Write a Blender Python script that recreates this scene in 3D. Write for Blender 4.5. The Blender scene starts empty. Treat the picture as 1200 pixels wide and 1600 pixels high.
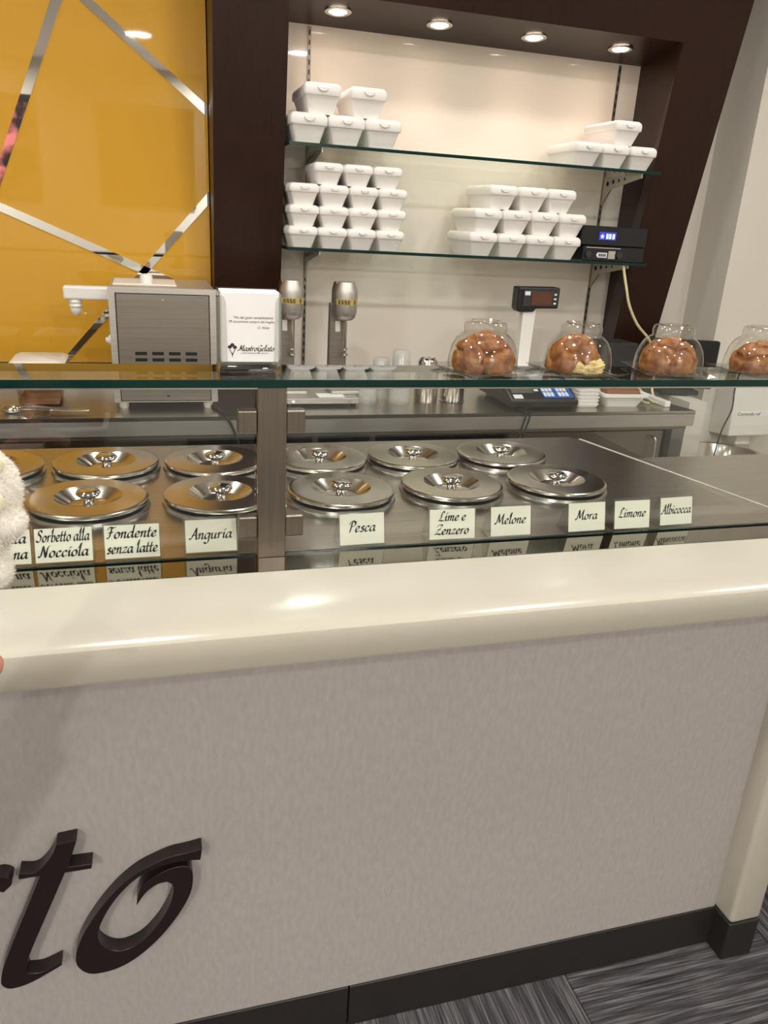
import bpy, bmesh, math, random
from mathutils import Vector, Matrix
random.seed(4)
PI = math.pi
S = bpy.context.scene
COL = S.collection

# ------------------------------------------------------------------ camera
F_PX, CX, CY, CAM_H = 1230.0, 600.0, 800.0, 1.5
_a, _b, _c = (math.radians(v) for v in (17.13, 20.28, -3.35))
_fwd = Vector((math.sin(_a)*math.cos(_b), math.cos(_a)*math.cos(_b), -math.sin(_b)))
_rt = Vector((math.cos(_a), -math.sin(_a), 0))
_dn = _fwd.cross(_rt)
CR = math.cos(_c)*_rt + math.sin(_c)*_dn
CD = -math.sin(_c)*_rt + math.cos(_c)*_dn
CAM = Vector((0, 0, CAM_H))
cd = bpy.data.cameras.new('camera'); cam = bpy.data.objects.new('camera', cd); COL.objects.link(cam)
cd.sensor_fit = 'AUTO'; cd.sensor_width = 36.0; cd.lens = F_PX/1600.0*36.0; cd.clip_start = 0.02
cam.matrix_world = Matrix(((CR.x, -CD.x, -_fwd.x, 0), (CR.y, -CD.y, -_fwd.y, 0), (CR.z, -CD.z, -_fwd.z, CAM_H), (0, 0, 0, 1)))
S.camera = cam

def at(px, py, axis, val):
    """point of the place seen at a photo pixel, on the plane axis = val"""
    r = CR*(px-CX) + CD*(py-CY) + _fwd*F_PX
    t = (val - CAM[axis])/r[axis]
    return CAM + r*t

# ------------------------------------------------------------------ world, exposure
w = bpy.data.worlds.new('world'); S.world = w; w.use_nodes = True
w.node_tree.nodes['Background'].inputs[0].default_value = (1.0, 0.93, 0.85, 1)
w.node_tree.nodes['Background'].inputs[1].default_value = 0.25
S.cycles.transparent_max_bounces = 32
S.view_settings.view_transform = 'Standard'; S.view_settings.look = 'None'
S.view_settings.exposure = 0.35; S.view_settings.gamma = 1.0; S.view_settings.use_curve_mapping = False
WALL_FILL_STRENGTH = 600.0           # unseen pair added to brighten the poster wall
STAFF_FILL_STRENGTH = 62.0            # unseen row added over the aisle to brighten niche and back worktop
DOWNLIGHT_STRENGTH = 75.0      # rows over the customers
COUNTER_STRENGTH = 118.0        # row over the counter
SPOT_POWER = 2.0
CEIL = 2.75

# ------------------------------------------------------------------ materials
def lin(c):
    return tuple(((v/255.0)/12.92 if v/255.0 <= 0.04045 else ((v/255.0+0.055)/1.055)**2.4) for v in c) + (1.0,)
MATS = {}
def mat(name, col, rough=0.5, metal=0.0, spec=0.5, coat=0.0, emit=None, estr=0.0, noise=None, bump=None, sheen=0.0, sss=0.0):
    """noise = (scale xyz, second colour, detail, low, high); bump = (scale xyz, strength)"""
    if name in MATS: return MATS[name]
    m = bpy.data.materials.new(name); m.use_nodes = True; nt = m.node_tree; b = nt.nodes['Principled BSDF']
    b.inputs['Base Color'].default_value = lin(col); b.inputs['Roughness'].default_value = rough
    b.inputs['Metallic'].default_value = metal; b.inputs['Specular IOR Level'].default_value = spec
    b.inputs['Coat Weight'].default_value = coat; b.inputs['Coat Roughness'].default_value = 0.03
    b.inputs['Sheen Weight'].default_value = sheen
    if sss:
        b.inputs['Subsurface Weight'].default_value = sss; b.inputs['Subsurface Radius'].default_value = (0.01, 0.005, 0.003)
    if emit:
        b.inputs['Emission Color'].default_value = lin(emit); b.inputs['Emission Strength'].default_value = estr
    def tex(scale, detail=4):
        tc = nt.nodes.new('ShaderNodeTexCoord'); mp = nt.nodes.new('ShaderNodeMapping'); n = nt.nodes.new('ShaderNodeTexNoise')
        mp.inputs['Scale'].default_value = scale; n.inputs['Scale'].default_value = 1.0; n.inputs['Detail'].default_value = detail
        nt.links.new(tc.outputs['Object'], mp.inputs['Vector']); nt.links.new(mp.outputs['Vector'], n.inputs['Vector'])
        return n
    if noise:
        n = tex(noise[0], noise[2] if len(noise) > 2 else 4); r = nt.nodes.new('ShaderNodeValToRGB')
        r.color_ramp.elements[0].color = lin(col); r.color_ramp.elements[1].color = lin(noise[1])
        r.color_ramp.elements[0].position = noise[3] if len(noise) > 3 else 0.35
        r.color_ramp.elements[1].position = noise[4] if len(noise) > 4 else 0.65
        nt.links.new(n.outputs['Fac'], r.inputs['Fac']); nt.links.new(r.outputs['Color'], b.inputs['Base Color'])
    if bump:
        n = tex(bump[0], 3); bp = nt.nodes.new('ShaderNodeBump'); bp.inputs['Strength'].default_value = bump[1]
        bp.inputs['Distance'].default_value = 0.002
        nt.links.new(n.outputs['Fac'], bp.inputs['Height']); nt.links.new(bp.outputs['Normal'], b.inputs['Normal'])
    MATS[name] = m; return m

def clear_glass(name, tint=(255, 255, 255), ior=1.5, rough=0.0, edge=None):
    """thin clear sheet: see-through with a Fresnel reflection"""
    m = bpy.data.materials.new(name); m.use_nodes = True; nt = m.node_tree; nt.nodes.clear()
    out = nt.nodes.new('ShaderNodeOutputMaterial'); mix = nt.nodes.new('ShaderNodeMixShader')
    tr = nt.nodes.new('ShaderNodeBsdfTransparent'); gl = nt.nodes.new('ShaderNodeBsdfGlossy'); lw = nt.nodes.new('ShaderNodeLayerWeight'); pw = nt.nodes.new('ShaderNodeMath'); fr = nt.nodes.new('ShaderNodeMath')
    tr.inputs['Color'].default_value = lin(tint); gl.inputs['Roughness'].default_value = rough; lw.inputs['Blend'].default_value = 0.5
    gl.inputs['Color'].default_value = (1, 1, 1, 1)
    r0 = ((ior-1)/(ior+1))**2      # Schlick reflectance of one face, the same from both sides
    pw.operation = 'POWER'; pw.inputs[1].default_value = 5.0; fr.operation = 'MULTIPLY_ADD'; fr.inputs[1].default_value = 1-r0; fr.inputs[2].default_value = r0
    nt.links.new(lw.outputs['Facing'], pw.inputs[0]); nt.links.new(pw.outputs[0], fr.inputs[0])
    nt.links.new(fr.outputs[0], mix.inputs['Fac']); nt.links.new(tr.outputs[0], mix.inputs[1]); nt.links.new(gl.outputs[0], mix.inputs[2])
    nt.links.new(mix.outputs[0], out.inputs['Surface']); MATS[name] = m; return m

def streak_carpet(name, vertical):
    m = bpy.data.materials.new(name); m.use_nodes = True; nt = m.node_tree; b = nt.nodes['Principled BSDF']
    b.inputs['Roughness'].default_value = 0.95; b.inputs['Specular IOR Level'].default_value = 0.1
    tc = nt.nodes.new('ShaderNodeTexCoord')
    def nz(sc, det):
        mp = nt.nodes.new('ShaderNodeMapping'); n = nt.nodes.new('ShaderNodeTexNoise'); n.inputs['Scale'].default_value = 1; n.inputs['Detail'].default_value = det
        mp.inputs['Scale'].default_value = (sc[1], sc[0], 1) if vertical else (sc[0], sc[1], 1)
        nt.links.new(tc.outputs['Object'], mp.inputs['Vector']); nt.links.new(mp.outputs['Vector'], n.inputs['Vector']); return n
    n1, n2 = nz((9, 260), 4), nz((3.5, 75), 3)
    mx = nt.nodes.new('ShaderNodeMix'); mx.data_type = 'FLOAT'; mx.inputs[0].default_value = 0.5
    nt.links.new(n1.outputs['Fac'], mx.inputs[2]); nt.links.new(n2.outputs['Fac'], mx.inputs[3])
    r = nt.nodes.new('ShaderNodeValToRGB'); e = r.color_ramp.elements
    e[0].position = 0.36; e[0].color = lin((42, 40, 42)); e[1].position = 0.68; e[1].color = lin((134, 129, 128))
    k = e.new(0.5); k.color = lin((76, 73, 75))
    nt.links.new(mx.outputs[0], r.inputs['Fac']); nt.links.new(r.outputs['Color'], b.inputs['Base Color'])
    bp = nt.nodes.new('ShaderNodeBump'); bp.inputs['Strength'].default_value = 0.5; bp.inputs['Distance'].default_value = 0.003
    nt.links.new(n1.outputs['Fac'], bp.inputs['Height']); nt.links.new(bp.outputs['Normal'], b.inputs['Normal'])
    MATS[name] = m; return m

mat('wall_paint', (224, 217, 204), 0.7)
mat('ceiling_paint', (238, 232, 222), 0.8)
mat('niche_panel', (238, 227, 213), 0.6, spec=0.1, coat=0.6)
mat('yellow_glass', (214, 160, 44), 0.5, coat=1.0, spec=0.2)
mat('mirror', (235, 235, 232), 0.02, metal=1.0)
mat('dark_wood', (40, 21, 13), 0.32, spec=0.2, noise=((90, 90, 5), (46, 25, 16), 5))
mat('panel_fabric', (172, 166, 162), 0.75, spec=0.25, noise=((120, 1, 45), (181, 175, 171), 6), bump=((420, 1, 160), 0.10))
mat('cream_lacquer', (198, 192, 176), 0.17, spec=0.5)
mat('plinth', (40, 36, 33), 0.5)
mat('letter', (34, 24, 24), 0.3, spec=0.5)
mat('steel', (204, 200, 193), 0.46, metal=1.0, noise=((4, 300, 300), (213, 209, 202), 2))
mat('steel_deck', (176, 170, 162), 0.28, metal=1.0, noise=((6, 120, 120), (188, 182, 174), 3))
mat('steel_polished', (146, 140, 132), 0.07, metal=1.0)
mat('steel_lid', (200, 194, 184), 0.19, metal=1.0)
mat('chrome', (210, 208, 204), 0.05, metal=1.0)
mat('steel_dark', (146, 138, 128), 0.48, metal=1.0, noise=((4, 300, 300), (156, 148, 138), 2))
mat('steel_post', (128, 120, 109), 0.36, metal=1.0, noise=((300, 300, 5), (138, 130, 118), 2))
mat('black_plastic', (20, 20, 21), 0.4)
mat('black_rubber', (10, 10, 10), 0.6)
mat('dark_grey_plastic', (48, 47, 47), 0.5)
mat('white_plastic', (236, 232, 224), 0.35)
mat('white_foam', (244, 240, 234), 0.65, spec=0.3, sss=0.05, bump=((260, 260, 260), 0.12))
mat('paper', (246, 244, 240), 0.8)
mat('card', (250, 247, 230), 0.6)
mat('sealant', (214, 209, 198), 0.6)
mat('ink', (28, 20, 18), 0.7)
mat('ink_plum', (66, 34, 48), 0.7)
mat('crust', (116, 64, 28), 0.42, noise=((60, 60, 60), (178, 118, 62), 8, 0.34, 0.68), bump=((150, 150, 150), 0.7))
mat('crumb', (238, 216, 152), 0.8, noise=((120, 120, 120), (216, 176, 102), 5, 0.45, 0.75), bump=((240, 240, 240), 0.5))
mat('glass_edge', (2, 44, 40), 0.1, spec=0.3)
mat('glass_edge_dark', (16, 34, 32), 0.2)
mat('cream_cable', (214, 202, 156), 0.5)
mat('green_plastic', (36, 128, 84), 0.4)
mat('key_blue', (44, 92, 176), 0.4)
mat('key_white', (226, 230, 234), 0.4)
mat('display_blue', (20, 24, 90), 0.2, emit=(70, 80, 220), estr=0.6)
mat('display_glow', (150, 160, 255), 0.2, emit=(150, 165, 255), estr=1.6)
mat('lcd', (92, 92, 84), 0.15)
mat('lcd_red', (92, 52, 40), 0.15)
mat('gold_label', (188, 170, 96), 0.4)
mat('plush', (246, 240, 228), 0.9, sheen=0.6)
mat('plush_patch', (240, 232, 194), 0.9, sheen=0.5)
mat('skin', (214, 140, 118), 0.45, sss=0.1)
mat('sleeve', (70, 74, 84), 0.9)
mat('wafer', (134, 84, 48), 0.7)
mat('tile_floor', (108, 96, 84), 0.5)
mat('taupe', (150, 134, 114), 0.6)
mat('poster', (36, 26, 26), 0.35, noise=((5, 5, 5), (196, 110, 108), 6, 0.44, 0.58))
mat('poster_plain', (58, 38, 22), 0.45, noise=((3, 3, 3), (92, 58, 30), 5))
mat('downlight', (255, 255, 255), 0.5, emit=(255, 254, 252), estr=DOWNLIGHT_STRENGTH)
mat('fill_light_wall', (255, 255, 255), 0.5, emit=(255, 254, 252), estr=WALL_FILL_STRENGTH)
mat('fill_light_staff', (255, 255, 255), 0.5, emit=(255, 254, 252), estr=STAFF_FILL_STRENGTH)
mat('downlight_counter', (255, 255, 255), 0.5, emit=(255, 254, 252), estr=COUNTER_STRENGTH)
mat('spot_lens', (255, 255, 255), 0.5, emit=(255, 232, 208), estr=25)
clear_glass('glass', (251, 253, 252))
clear_glass('shelf_glass', (242, 249, 246))
clear_glass('acrylic', (245, 246, 245), 1.6)
clear_glass('dome_glass', (246, 246, 243), 1.75)
m_ = clear_glass('cup_plastic', (250, 250, 248), 1.6, 0.1)
nt_ = m_.node_tree; o_ = [n for n in nt_.nodes if n.type == 'OUTPUT_MATERIAL'][0]; mx_ = [n for n in nt_.nodes if n.type == 'MIX_SHADER'][0]
df_ = nt_.nodes.new('ShaderNodeBsdfDiffuse'); df_.inputs[0].default_value = (0.9, 0.9, 0.88, 1); m2_ = nt_.nodes.new('ShaderNodeMixShader'); m2_.inputs[0].default_value = 0.2
nt_.links.new(mx_.outputs[0], m2_.inputs[1]); nt_.links.new(df_.outputs[0], m2_.inputs[2]); nt_.links.new(m2_.outputs[0], o_.inputs['Surface'])
streak_carpet('carpet_x', False); streak_carpet('carpet_y', True)

# ------------------------------------------------------------------ mesh helpers
class MB:
    def __init__(self): self.bm = bmesh.new()
    def face(self, pts):
        try: return self.bm.faces.new([self.bm.verts.new(p) for p in pts])
        except ValueError: return None
    def box(self, x0, x1, y0, y1, z0, z1, bev=0.0, seg=1):
        b = bmesh.new()
        v = [b.verts.new(p) for p in ((x0,y0,z0),(x1,y0,z0),(x1,y1,z0),(x0,y1,z0),(x0,y0,z1),(x1,y0,z1),(x1,y1,z1),(x0,y1,z1))]
        for f in ((3,2,1,0),(4,5,6,7),(0,1,5,4),(1,2,6,5),(2,3,7,6),(3,0,4,7)): b.faces.new([v[i] for i in f])
        if bev: bmesh.ops.bevel(b, geom=b.edges[:]+b.verts[:], offset=bev, segments=seg, profile=0.5, affect='EDGES')
        return self.join(b)
    def join(self, b, mtx=None):
        if mtx is not None: bmesh.ops.transform(b, matrix=mtx, verts=b.verts[:])
        me = bpy.data.meshes.new('tmp'); b.to_mesh(me); b.free(); self.bm.from_mesh(me); bpy.data.meshes.remove(me); return self
    def prism(self, poly, axis, a, b_, bev=0.0, seg=2):
        """polygon (2-D points) swept along an axis: axis 0 -> (y,z), 1 -> (x,z), 2 -> (x,y)"""
        def P(q, t): return ((t, q[0], q[1]), (q[0], t, q[1]), (q[0], q[1], t))[axis]
        b = bmesh.new(); lo = [b.verts.new(P(q, a)) for q in poly]; hi = [b.verts.new(P(q, b_)) for q in poly]; n = len(poly)
        b.faces.new(lo); b.faces.new(hi[::-1])
        for i in range(n): b.faces.new((lo[i], hi[i], hi[(i+1) % n], lo[(i+1) % n]))
        bmesh.ops.recalc_face_normals(b, faces=b.faces[:])
        if bev: bmesh.ops.bevel(b, geom=[e for e in b.edges if e.calc_face_angle(0) > 0.6], offset=bev, segments=seg, profile=0.5, affect='EDGES')
        return self.join(b)
    def lathe(self, prof, c=(0,0,0), seg=32, mtx=None, close=True):
        b = bmesh.new(); rings = []
        for r, z in prof:
            if r < 1e-6: rings.append([b.verts.new((0, 0, z))])
            else: rings.append([b.verts.new((r*math.cos(2*PI*i/seg), r*math.sin(2*PI*i/seg), z)) for i in range(seg)])
        for A, B in zip(rings, rings[1:]):
            for i in range(seg):
                j = (i+1) % seg
                if len(A) == 1 and len(B) == 1: continue
                if len(A) == 1: b.faces.new((A[0], B[j], B[i]))
                elif len(B) == 1: b.faces.new((A[i], A[j], B[0]))
                else: b.faces.new((A[i], A[j], B[j], B[i]))
        if close:
            if len(rings[0]) > 1: b.faces.new(rings[0][::-1])
            if len(rings[-1]) > 1: b.faces.new(rings[-1])
        bmesh.ops.recalc_face_normals(b, faces=b.faces[:])
        M = Matrix.Translation(c)
        if mtx is not None: M = M @ mtx
        return self.join(b, M)
    def tube(self, pts, r, seg=8, smooth=4):
        pts = spline([Vector(p) for p in pts], smooth) if smooth and len(pts) > 2 else [Vector(p) for p in pts]
        b = bmesh.new(); rings = []; up = Vector((0.3, 0.2, 1)).normalized()
        for i, p in enumerate(pts):
            t = (pts[min(i+1, len(pts)-1)] - pts[max(i-1, 0)]).normalized()
            s = t.cross(up); s = s.normalized() if s.length > 1e-4 else t.cross(Vector((1, 0, 0))).normalized(); u = s.cross(t)
            rings.append([b.verts.new(p + r*(math.cos(2*PI*k/seg)*s + math.sin(2*PI*k/seg)*u)) for k in range(seg)])
        for A, B in zip(rings, rings[1:]):
            for k in range(seg): b.faces.new((A[k], A[(k+1) % seg], B[(k+1) % seg], B[k]))
        b.faces.new(rings[0][::-1]); b.faces.new(rings[-1])
        bmesh.ops.recalc_face_normals(b, faces=b.faces[:])
        return self.join(b)
    def loft(self, rings, caps=True):
        b = bmesh.new(); R = [[b.verts.new(p) for p in r] for r in rings]; n = len(R[0])
        for A, B in zip(R, R[1:]):
            for k in range(n): b.faces.new((A[k], A[(k+1) % n], B[(k+1) % n], B[k]))
        if caps: b.faces.new(R[0][::-1]); b.faces.new(R[-1])
        bmesh.ops.recalc_face_normals(b, faces=b.faces[:])
        return self.join(b)
    def ell(self, c, r, seg=24, rings=16, mtx=None):
        b = bmesh.new(); bmesh.ops.create_uvsphere(b, u_segments=seg, v_segments=rings, radius=1.0)
        M = Matrix.Translation(c) @ (mtx or Matrix()) @ Matrix.Diagonal((r[0], r[1], r[2], 1))
        return self.join(b, M)
    def build(self, name, m, parent=None, smooth=False, angle=40):
        me = bpy.data.meshes.new(name); self.bm.to_mesh(me); self.bm.free()
        if m: me.materials.append(MATS[m] if isinstance(m, str) else m)
        o = bpy.data.objects.new(name, me); COL.objects.link(o)
        if smooth:
            for p in me.polygons: p.use_smooth = True
            me.set_sharp_from_angle(angle=math.radians(angle))
        if parent: o.parent = parent
        return o

def spline(pts, n):
    out = []
    for i in range(len(pts)-1):
        p0, p1, p2, p3 = pts[max(i-1, 0)], pts[i], pts[i+1], pts[min(i+2, len(pts)-1)]
        for k in range(n):
            t = k/n
            out.append(0.5*((2*p1) + (p2-p0)*t + (2*p0-5*p1+4*p2-p3)*t*t + (3*p1-p0-3*p2+p3)*t**3))
    out.append(pts[-1]); return out
def rrect(cx, cy, w, d, r, z, n=4):
    pts = []
    for sx, sy, a0 in ((1, 1, 0), (-1, 1, 90), (-1, -1, 180), (1, -1, 270)):
        for k in range(n+1):
            a = math.radians(a0 + 90*k/n); pts.append((cx+sx*(w/2-r)+r*math.cos(a), cy+sy*(d/2-r)+r*math.sin(a), z))
    return pts
def thing(name, label, cat, loc=(0, 0, 0), rotz=0, group=None):
    o = bpy.data.objects.new(name, None); COL.objects.link(o); o.location = loc; o.rotation_euler = (0, 0, rotz)
    o.empty_display_size = 0.02
    o['label'] = label; o['category'] = cat
    if group: o['group'] = group
    return o
def tag(o, label, cat, group=None):
    o['label'] = label; o['category'] = cat
    if group: o['group'] = group
    return o
def struct(o, label=None):
    o['kind'] = 'structure'
    if label: o['label'] = label
    return o
def copy_tree(o, parent=None):
    c = o.copy(); COL.objects.link(c)
    if parent: c.parent = parent
    for ch in o.children: copy_tree(ch, c)
    return c

# broad-nib script lettering
GL = {
 'a': (.50, [[(.38,.40),(.25,.45),(.09,.32),(.06,.12),(.16,0),(.30,.12),(.38,.32)], [(.41,.45),(.37,.15),(.42,0),(.52,.08)]]),
 'b': (.45, [[(.05,.68),(.20,.95),(.15,.6),(.10,.06),(.22,0),(.38,.12),(.37,.38),(.25,.43),(.12,.28)]]),
 'c': (.40, [[(.35,.34),(.26,.45),(.10,.33),(.07,.12),(.18,0),(.38,.12)]]),
 'd': (.52, [[(.38,.40),(.25,.45),(.09,.32),(.06,.12),(.16,0),(.30,.12),(.38,.32)], [(.45,.95),(.40,.4),(.38,.12),(.44,0),(.54,.08)]]),
 'e': (.41, [[(.08,.18),(.29,.25),(.33,.39),(.22,.45),(.09,.30),(.08,.1),(.2,0),(.39,.11)]]),
 'g': (.48, [[(.38,.40),(.25,.45),(.09,.32),(.06,.12),(.16,0),(.30,.12),(.38,.32)], [(.41,.45),(.38,.1),(.33,-.25),(.18,-.36),(.03,-.24)]]),
 'i': (.26, [[(.03,.30),(.14,.45),(.12,.2),(.14,.02),(.27,.1)], [(.14,.60),(.19,.70),(.22,.66)]]),
 'l': (.27, [[(.04,.55),(.19,.95),(.14,.5),(.10,.12),(.15,0),(.29,.1)]]),
 'm': (.66, [[(.02,.30),(.13,.45),(.09,.0)], [(.11,.22),(.25,.44),(.33,.38),(.29,0)], [(.31,.22),(.45,.44),(.54,.38),(.50,.1),(.55,0),(.66,.1)]]),
 'n': (.48, [[(.02,.30),(.13,.45),(.09,0)], [(.11,.22),(.27,.44),(.36,.38),(.32,.1),(.37,0),(.49,.1)]]),
 'o': (.45, [[(.25,.45),(.09,.33),(.07,.1),(.2,0),(.36,.13),(.37,.36),(.25,.45),(.2,.43)]]),
 'r': (.37, [[(.02,.30),(.13,.45),(.09,0)], [(.11,.22),(.22,.42),(.36,.42)]]),
 's': (.36, [[(.33,.38),(.22,.45),(.12,.36),(.22,.24),(.30,.12),(.2,0),(.05,.06)]]),
 't': (.30, [[(.19,.74),(.13,.4),(.10,.1),(.16,0),(.31,.1)], [(.01,.43),(.30,.46)]]),
 'u': (.50, [[(.02,.30),(.12,.45),(.09,.15),(.16,0),(.30,.12),(.37,.42)], [(.39,.45),(.35,.12),(.39,0),(.50,.1)]]),
 'x': (.42, [[(.05,.36),(.13,.44),(.26,.04),(.38,.08)], [(.38,.42),(.04,.02)]]),
 'z': (.42, [[(.06,.38),(.2,.44),(.36,.42),(.2,.22),(.05,.02),(.2,.04),(.40,.05)]]),
 ' ': (.24, []),
 'S': (.56, [[(.54,.70),(.42,.86),(.22,.78),(.24,.58),(.44,.40),(.41,.12),(.2,0),(.02,.12)]]),
 'N': (.66, [[(-.04,.10),(.06,.02),(.14,.2),(.22,.85)], [(.22,.85),(.46,0)], [(.46,0),(.54,.7),(.68,.88)]]),
 'F': (.52, [[(.32,.80),(.27,.4),(.18,.05),(.03,.04)], [(.04,.66),(.16,.84),(.45,.79),(.62,.88)], [(.12,.43),(.44,.46)]]),
 'A': (.60, [[(-.02,.10),(.10,.02),(.26,.4),(.44,.88)], [(.44,.88),(.46,.4),(.51,0),(.60,.08)], [(.16,.32),(.48,.34)]]),
 'P': (.52, [[(.25,.78),(.20,.4),(.13,0)], [(.03,.60),(.22,.86),(.50,.78),(.49,.54),(.24,.42)]]),
 'L': (.54, [[(.46,.72),(.38,.86),(.26,.7),(.20,.3),(.05,.03),(.18,.07),(.40,0),(.56,.1)]]),
 'Z': (.56, [[(.08,.70),(.22,.84),(.56,.82),(.3,.42),(.03,.03),(.24,.08),(.46,0),(.57,.12)], [(.18,.43),(.44,.46)]]),
 'M': (.80, [[(-.06,.12),(.04,.02),(.14,.3),(.24,.86)], [(.24,.86),(.36,.12)], [(.36,.12),(.66,.86)], [(.66,.86),(.62,.3),(.68,0),(.80,.1)]]),
 'G': (.62, [[(.54,.70),(.40,.86),(.15,.66),(.1,.2),(.28,0),(.46,.16),(.50,.38)], [(.32,.38),(.58,.40)], [(.50,.38),(.44,-.2),(.2,-.32)]]),
}
def text_width(t): return sum(GL[c][0] for c in t)
def script_text(mb, text, size, origin, ex, ey, nib=0.085, slant=0.16, angle=38, sq=1.0):
    """flat calligraphic strokes: origin = start of the baseline, ex / ey = unit vectors of the sheet"""
    nx, ny = nib*math.cos(math.radians(angle))/2, nib*math.sin(math.radians(angle))/2
    tx, ty = -ny*0.30, nx*0.30
    x0 = 0.0
    def W(x, y): return origin + ex*((x0 + x + slant*y)*size*sq) + ey*(y*size)
    for ch in text:
        adv, strokes = GL[ch]
        for s in strokes:
            pts = spline([Vector((p[0], p[1], 0)) for p in s], 5)
            for p, q in zip(pts, pts[1:]):
                d = (q-p)
                if d.length < 1e-6: continue
                mb.face([W(p.x-nx, p.y-ny), W(p.x+nx, p.y+ny), W(q.x+nx, q.y+ny), W(q.x-nx, q.y-ny)])
                n = Vector((-d.y, d.x, 0)).normalized()*nib*0.16
                mb.face([W(p.x-n.x, p.y-n.y), W(p.x+n.x, p.y+n.y), W(q.x+n.x, q.y+n.y), W(q.x-n.x, q.y-n.y)])
        x0 += adv
def flat_text(name, text, size, m, parent, loc, rot, shear=0.0, align='LEFT'):
    cu = bpy.data.curves.new(name, 'FONT'); cu.body = text; cu.size = size; cu.shear = shear; cu.align_x = align
    o = bpy.data.objects.new(name, cu); COL.objects.link(o)
    dg = bpy.context.evaluated_depsgraph_get(); me = bpy.data.meshes.new_from_object(o.evaluated_get(dg))
    bpy.data.objects.remove(o); me.materials.clear(); me.materials.append(MATS[m])
    o = bpy.data.objects.new(name, me); COL.objects.link(o); o.location = loc; o.rotation_euler = rot; o.parent = parent
    return o

# ================================================================== THE ROOM
XL, XR, YF, YB = -3.2, 3.4, -3.0, 3.0
def slab(name, x0, x1, y0, y1, z0, z1, m): return struct(MB().box(x0, x1, y0, y1, z0, z1).build(name, m))
floor = slab('floor', XL, XR, YF, 3.2, -0.12, -0.006, 'tile_floor')
slab('ceiling', XL, XR, YF, 3.2, CEIL, CEIL+0.1, 'ceiling_paint')
slab('wall_left', XL-0.1, XL, YF, 3.2, -0.1, CEIL, 'wall_paint')
slab('wall_front', XL, XR, YF-0.1, YF, -0.1, CEIL, 'wall_paint')
slab('wall_back', XL, XR, 3.10, 3.2, -0.1, CEIL, 'wall_paint')
slab('wall_right', XR, XR+0.1, YF, 3.2, -0.1, CEIL, 'wall_paint')
# pilaster to the right of the niche
slab('wall_pilaster', 2.305, XR, 2.87, 3.10, 0, CEIL, 'wall_paint')
slab('wall_stub', 2.035, 2.115, 2.60, 3.095, 0, 0.895, 'wall_paint')
# carpet tiles, quarter-turned, one half metre each; seam where the photo shows it
TX, TY = 0.797, 1.075
tm = {}
for v in (0, 1):
    tm[v] = MB().box(-0.2492, 0.2492, -0.2492, 0.2492, 0, 0.0055, 0.0015).build('carpet_tile', 'carpet_y' if v else 'carpet_x', floor)
first = {0: True, 1: True}
for i in range(-7, 5):
    for j in range(-8, 1):
        v = (i + j) % 2
        if first[v]: o = tm[v]; first[v] = False
        else: o = tm[v].copy(); COL.objects.link(o)
        dy = 0.16 if i in (0, 1) and False else 0
        o.location = (TX + 0.25 + 0.5*i, TY - 0.20 + 0.5*j + 0.06, -0.0058)

# ------------------------------------------------------------------ ceiling downlights, with added fill rows
DL = [(-1.27, -1.2), (0.03, -1.29), (1.29, -1.16), (1.10, -2.45), (-1.9, -2.45), (-1.30, 0.8), (-0.09, 0.8), (1.42, 0.8), (2.6, 0.8), (-0.75, 2.0), (0.55, 2.0), (1.85, 2.0)]  # those by the poster wall and over the staff aisle are added fill
names = ['over the far left of the room behind the camera', 'mirrored in the yellow glass panel', 'mirrored in the niche back wall', 'added to brighten the poster wall behind the camera', 'added in the far left corner to brighten the poster wall',
         'above the left end of the counter', 'above the counter near the plush toy', 'above the right half of the counter', 'above the far right counter end',
         'added as fill above the staff aisle near the yellow panel', 'added as fill above the staff aisle before the brown post', 'added as fill above the staff aisle by the dispenser']
for (x, y), n in zip(DL, names):
    t = thing('ceiling_downlight', 'round white recessed downlight ' + n, 'downlight', (x, y, CEIL), 0, 'round ceiling downlights')
    MB().lathe([(0.095, -0.001), (0.118, -0.001), (0.118, -0.006), (0.108, -0.012), (0.095, -0.010)], seg=36, close=False).build('trim_ring', 'white_plastic', t, True)
    MB().lathe([(0, -0.004), (0.095, -0.004)], seg=36, close=False).build('diffuser', 'fill_light_wall' if y < -2 else 'downlight' if y < 0 else 'downlight_counter' if y < 1.5 else 'fill_light_staff', t)

# ------------------------------------------------------------------ far wall behind the camera: posters, lettering, bench
def poster(x0, x1, m, label):
    t = thing('poster', label, 'poster', ((x0+x1)/2, YF+0.004, 1.51), 0, 'square posters on the wall behind the camera')
    w_ = (x1-x0)/2
    MB().box(-w_, w_, 0.0, 0.018, 0, 0.92).build('backing', 'black_plastic', t)
    MB().box(-w_+0.006, w_-0.006, 0.018, 0.020, 0.006, 0.914).build('print', m, t)
poster(-0.388, 0.528, 'poster_plain', 'dark square poster mirrored in the middle of the yellow panel')
poster(-1.88, -0.962, 'poster', 'dark and pink square poster mirrored at the left edge of the yellow panel')
b = thing('bench', 'low dark bench mirrored at the foot of a slanting strip', 'bench', (-0.9, YF+0.03, 0))
MB().box(-0.75, 0.62, 0, 0.42, 0.39, 0.45, 0.008).build('seat', 'dark_wood', b)
MB().box(-0.73, 0.60, 0.02, 0.38, 0.03, 0.39).build('body', 'dark_wood', b)
MB().box(-0.76, 0.63, 0.0, 0.43, 0.20, 0.215).build('band', 'white_plastic', b)

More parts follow.
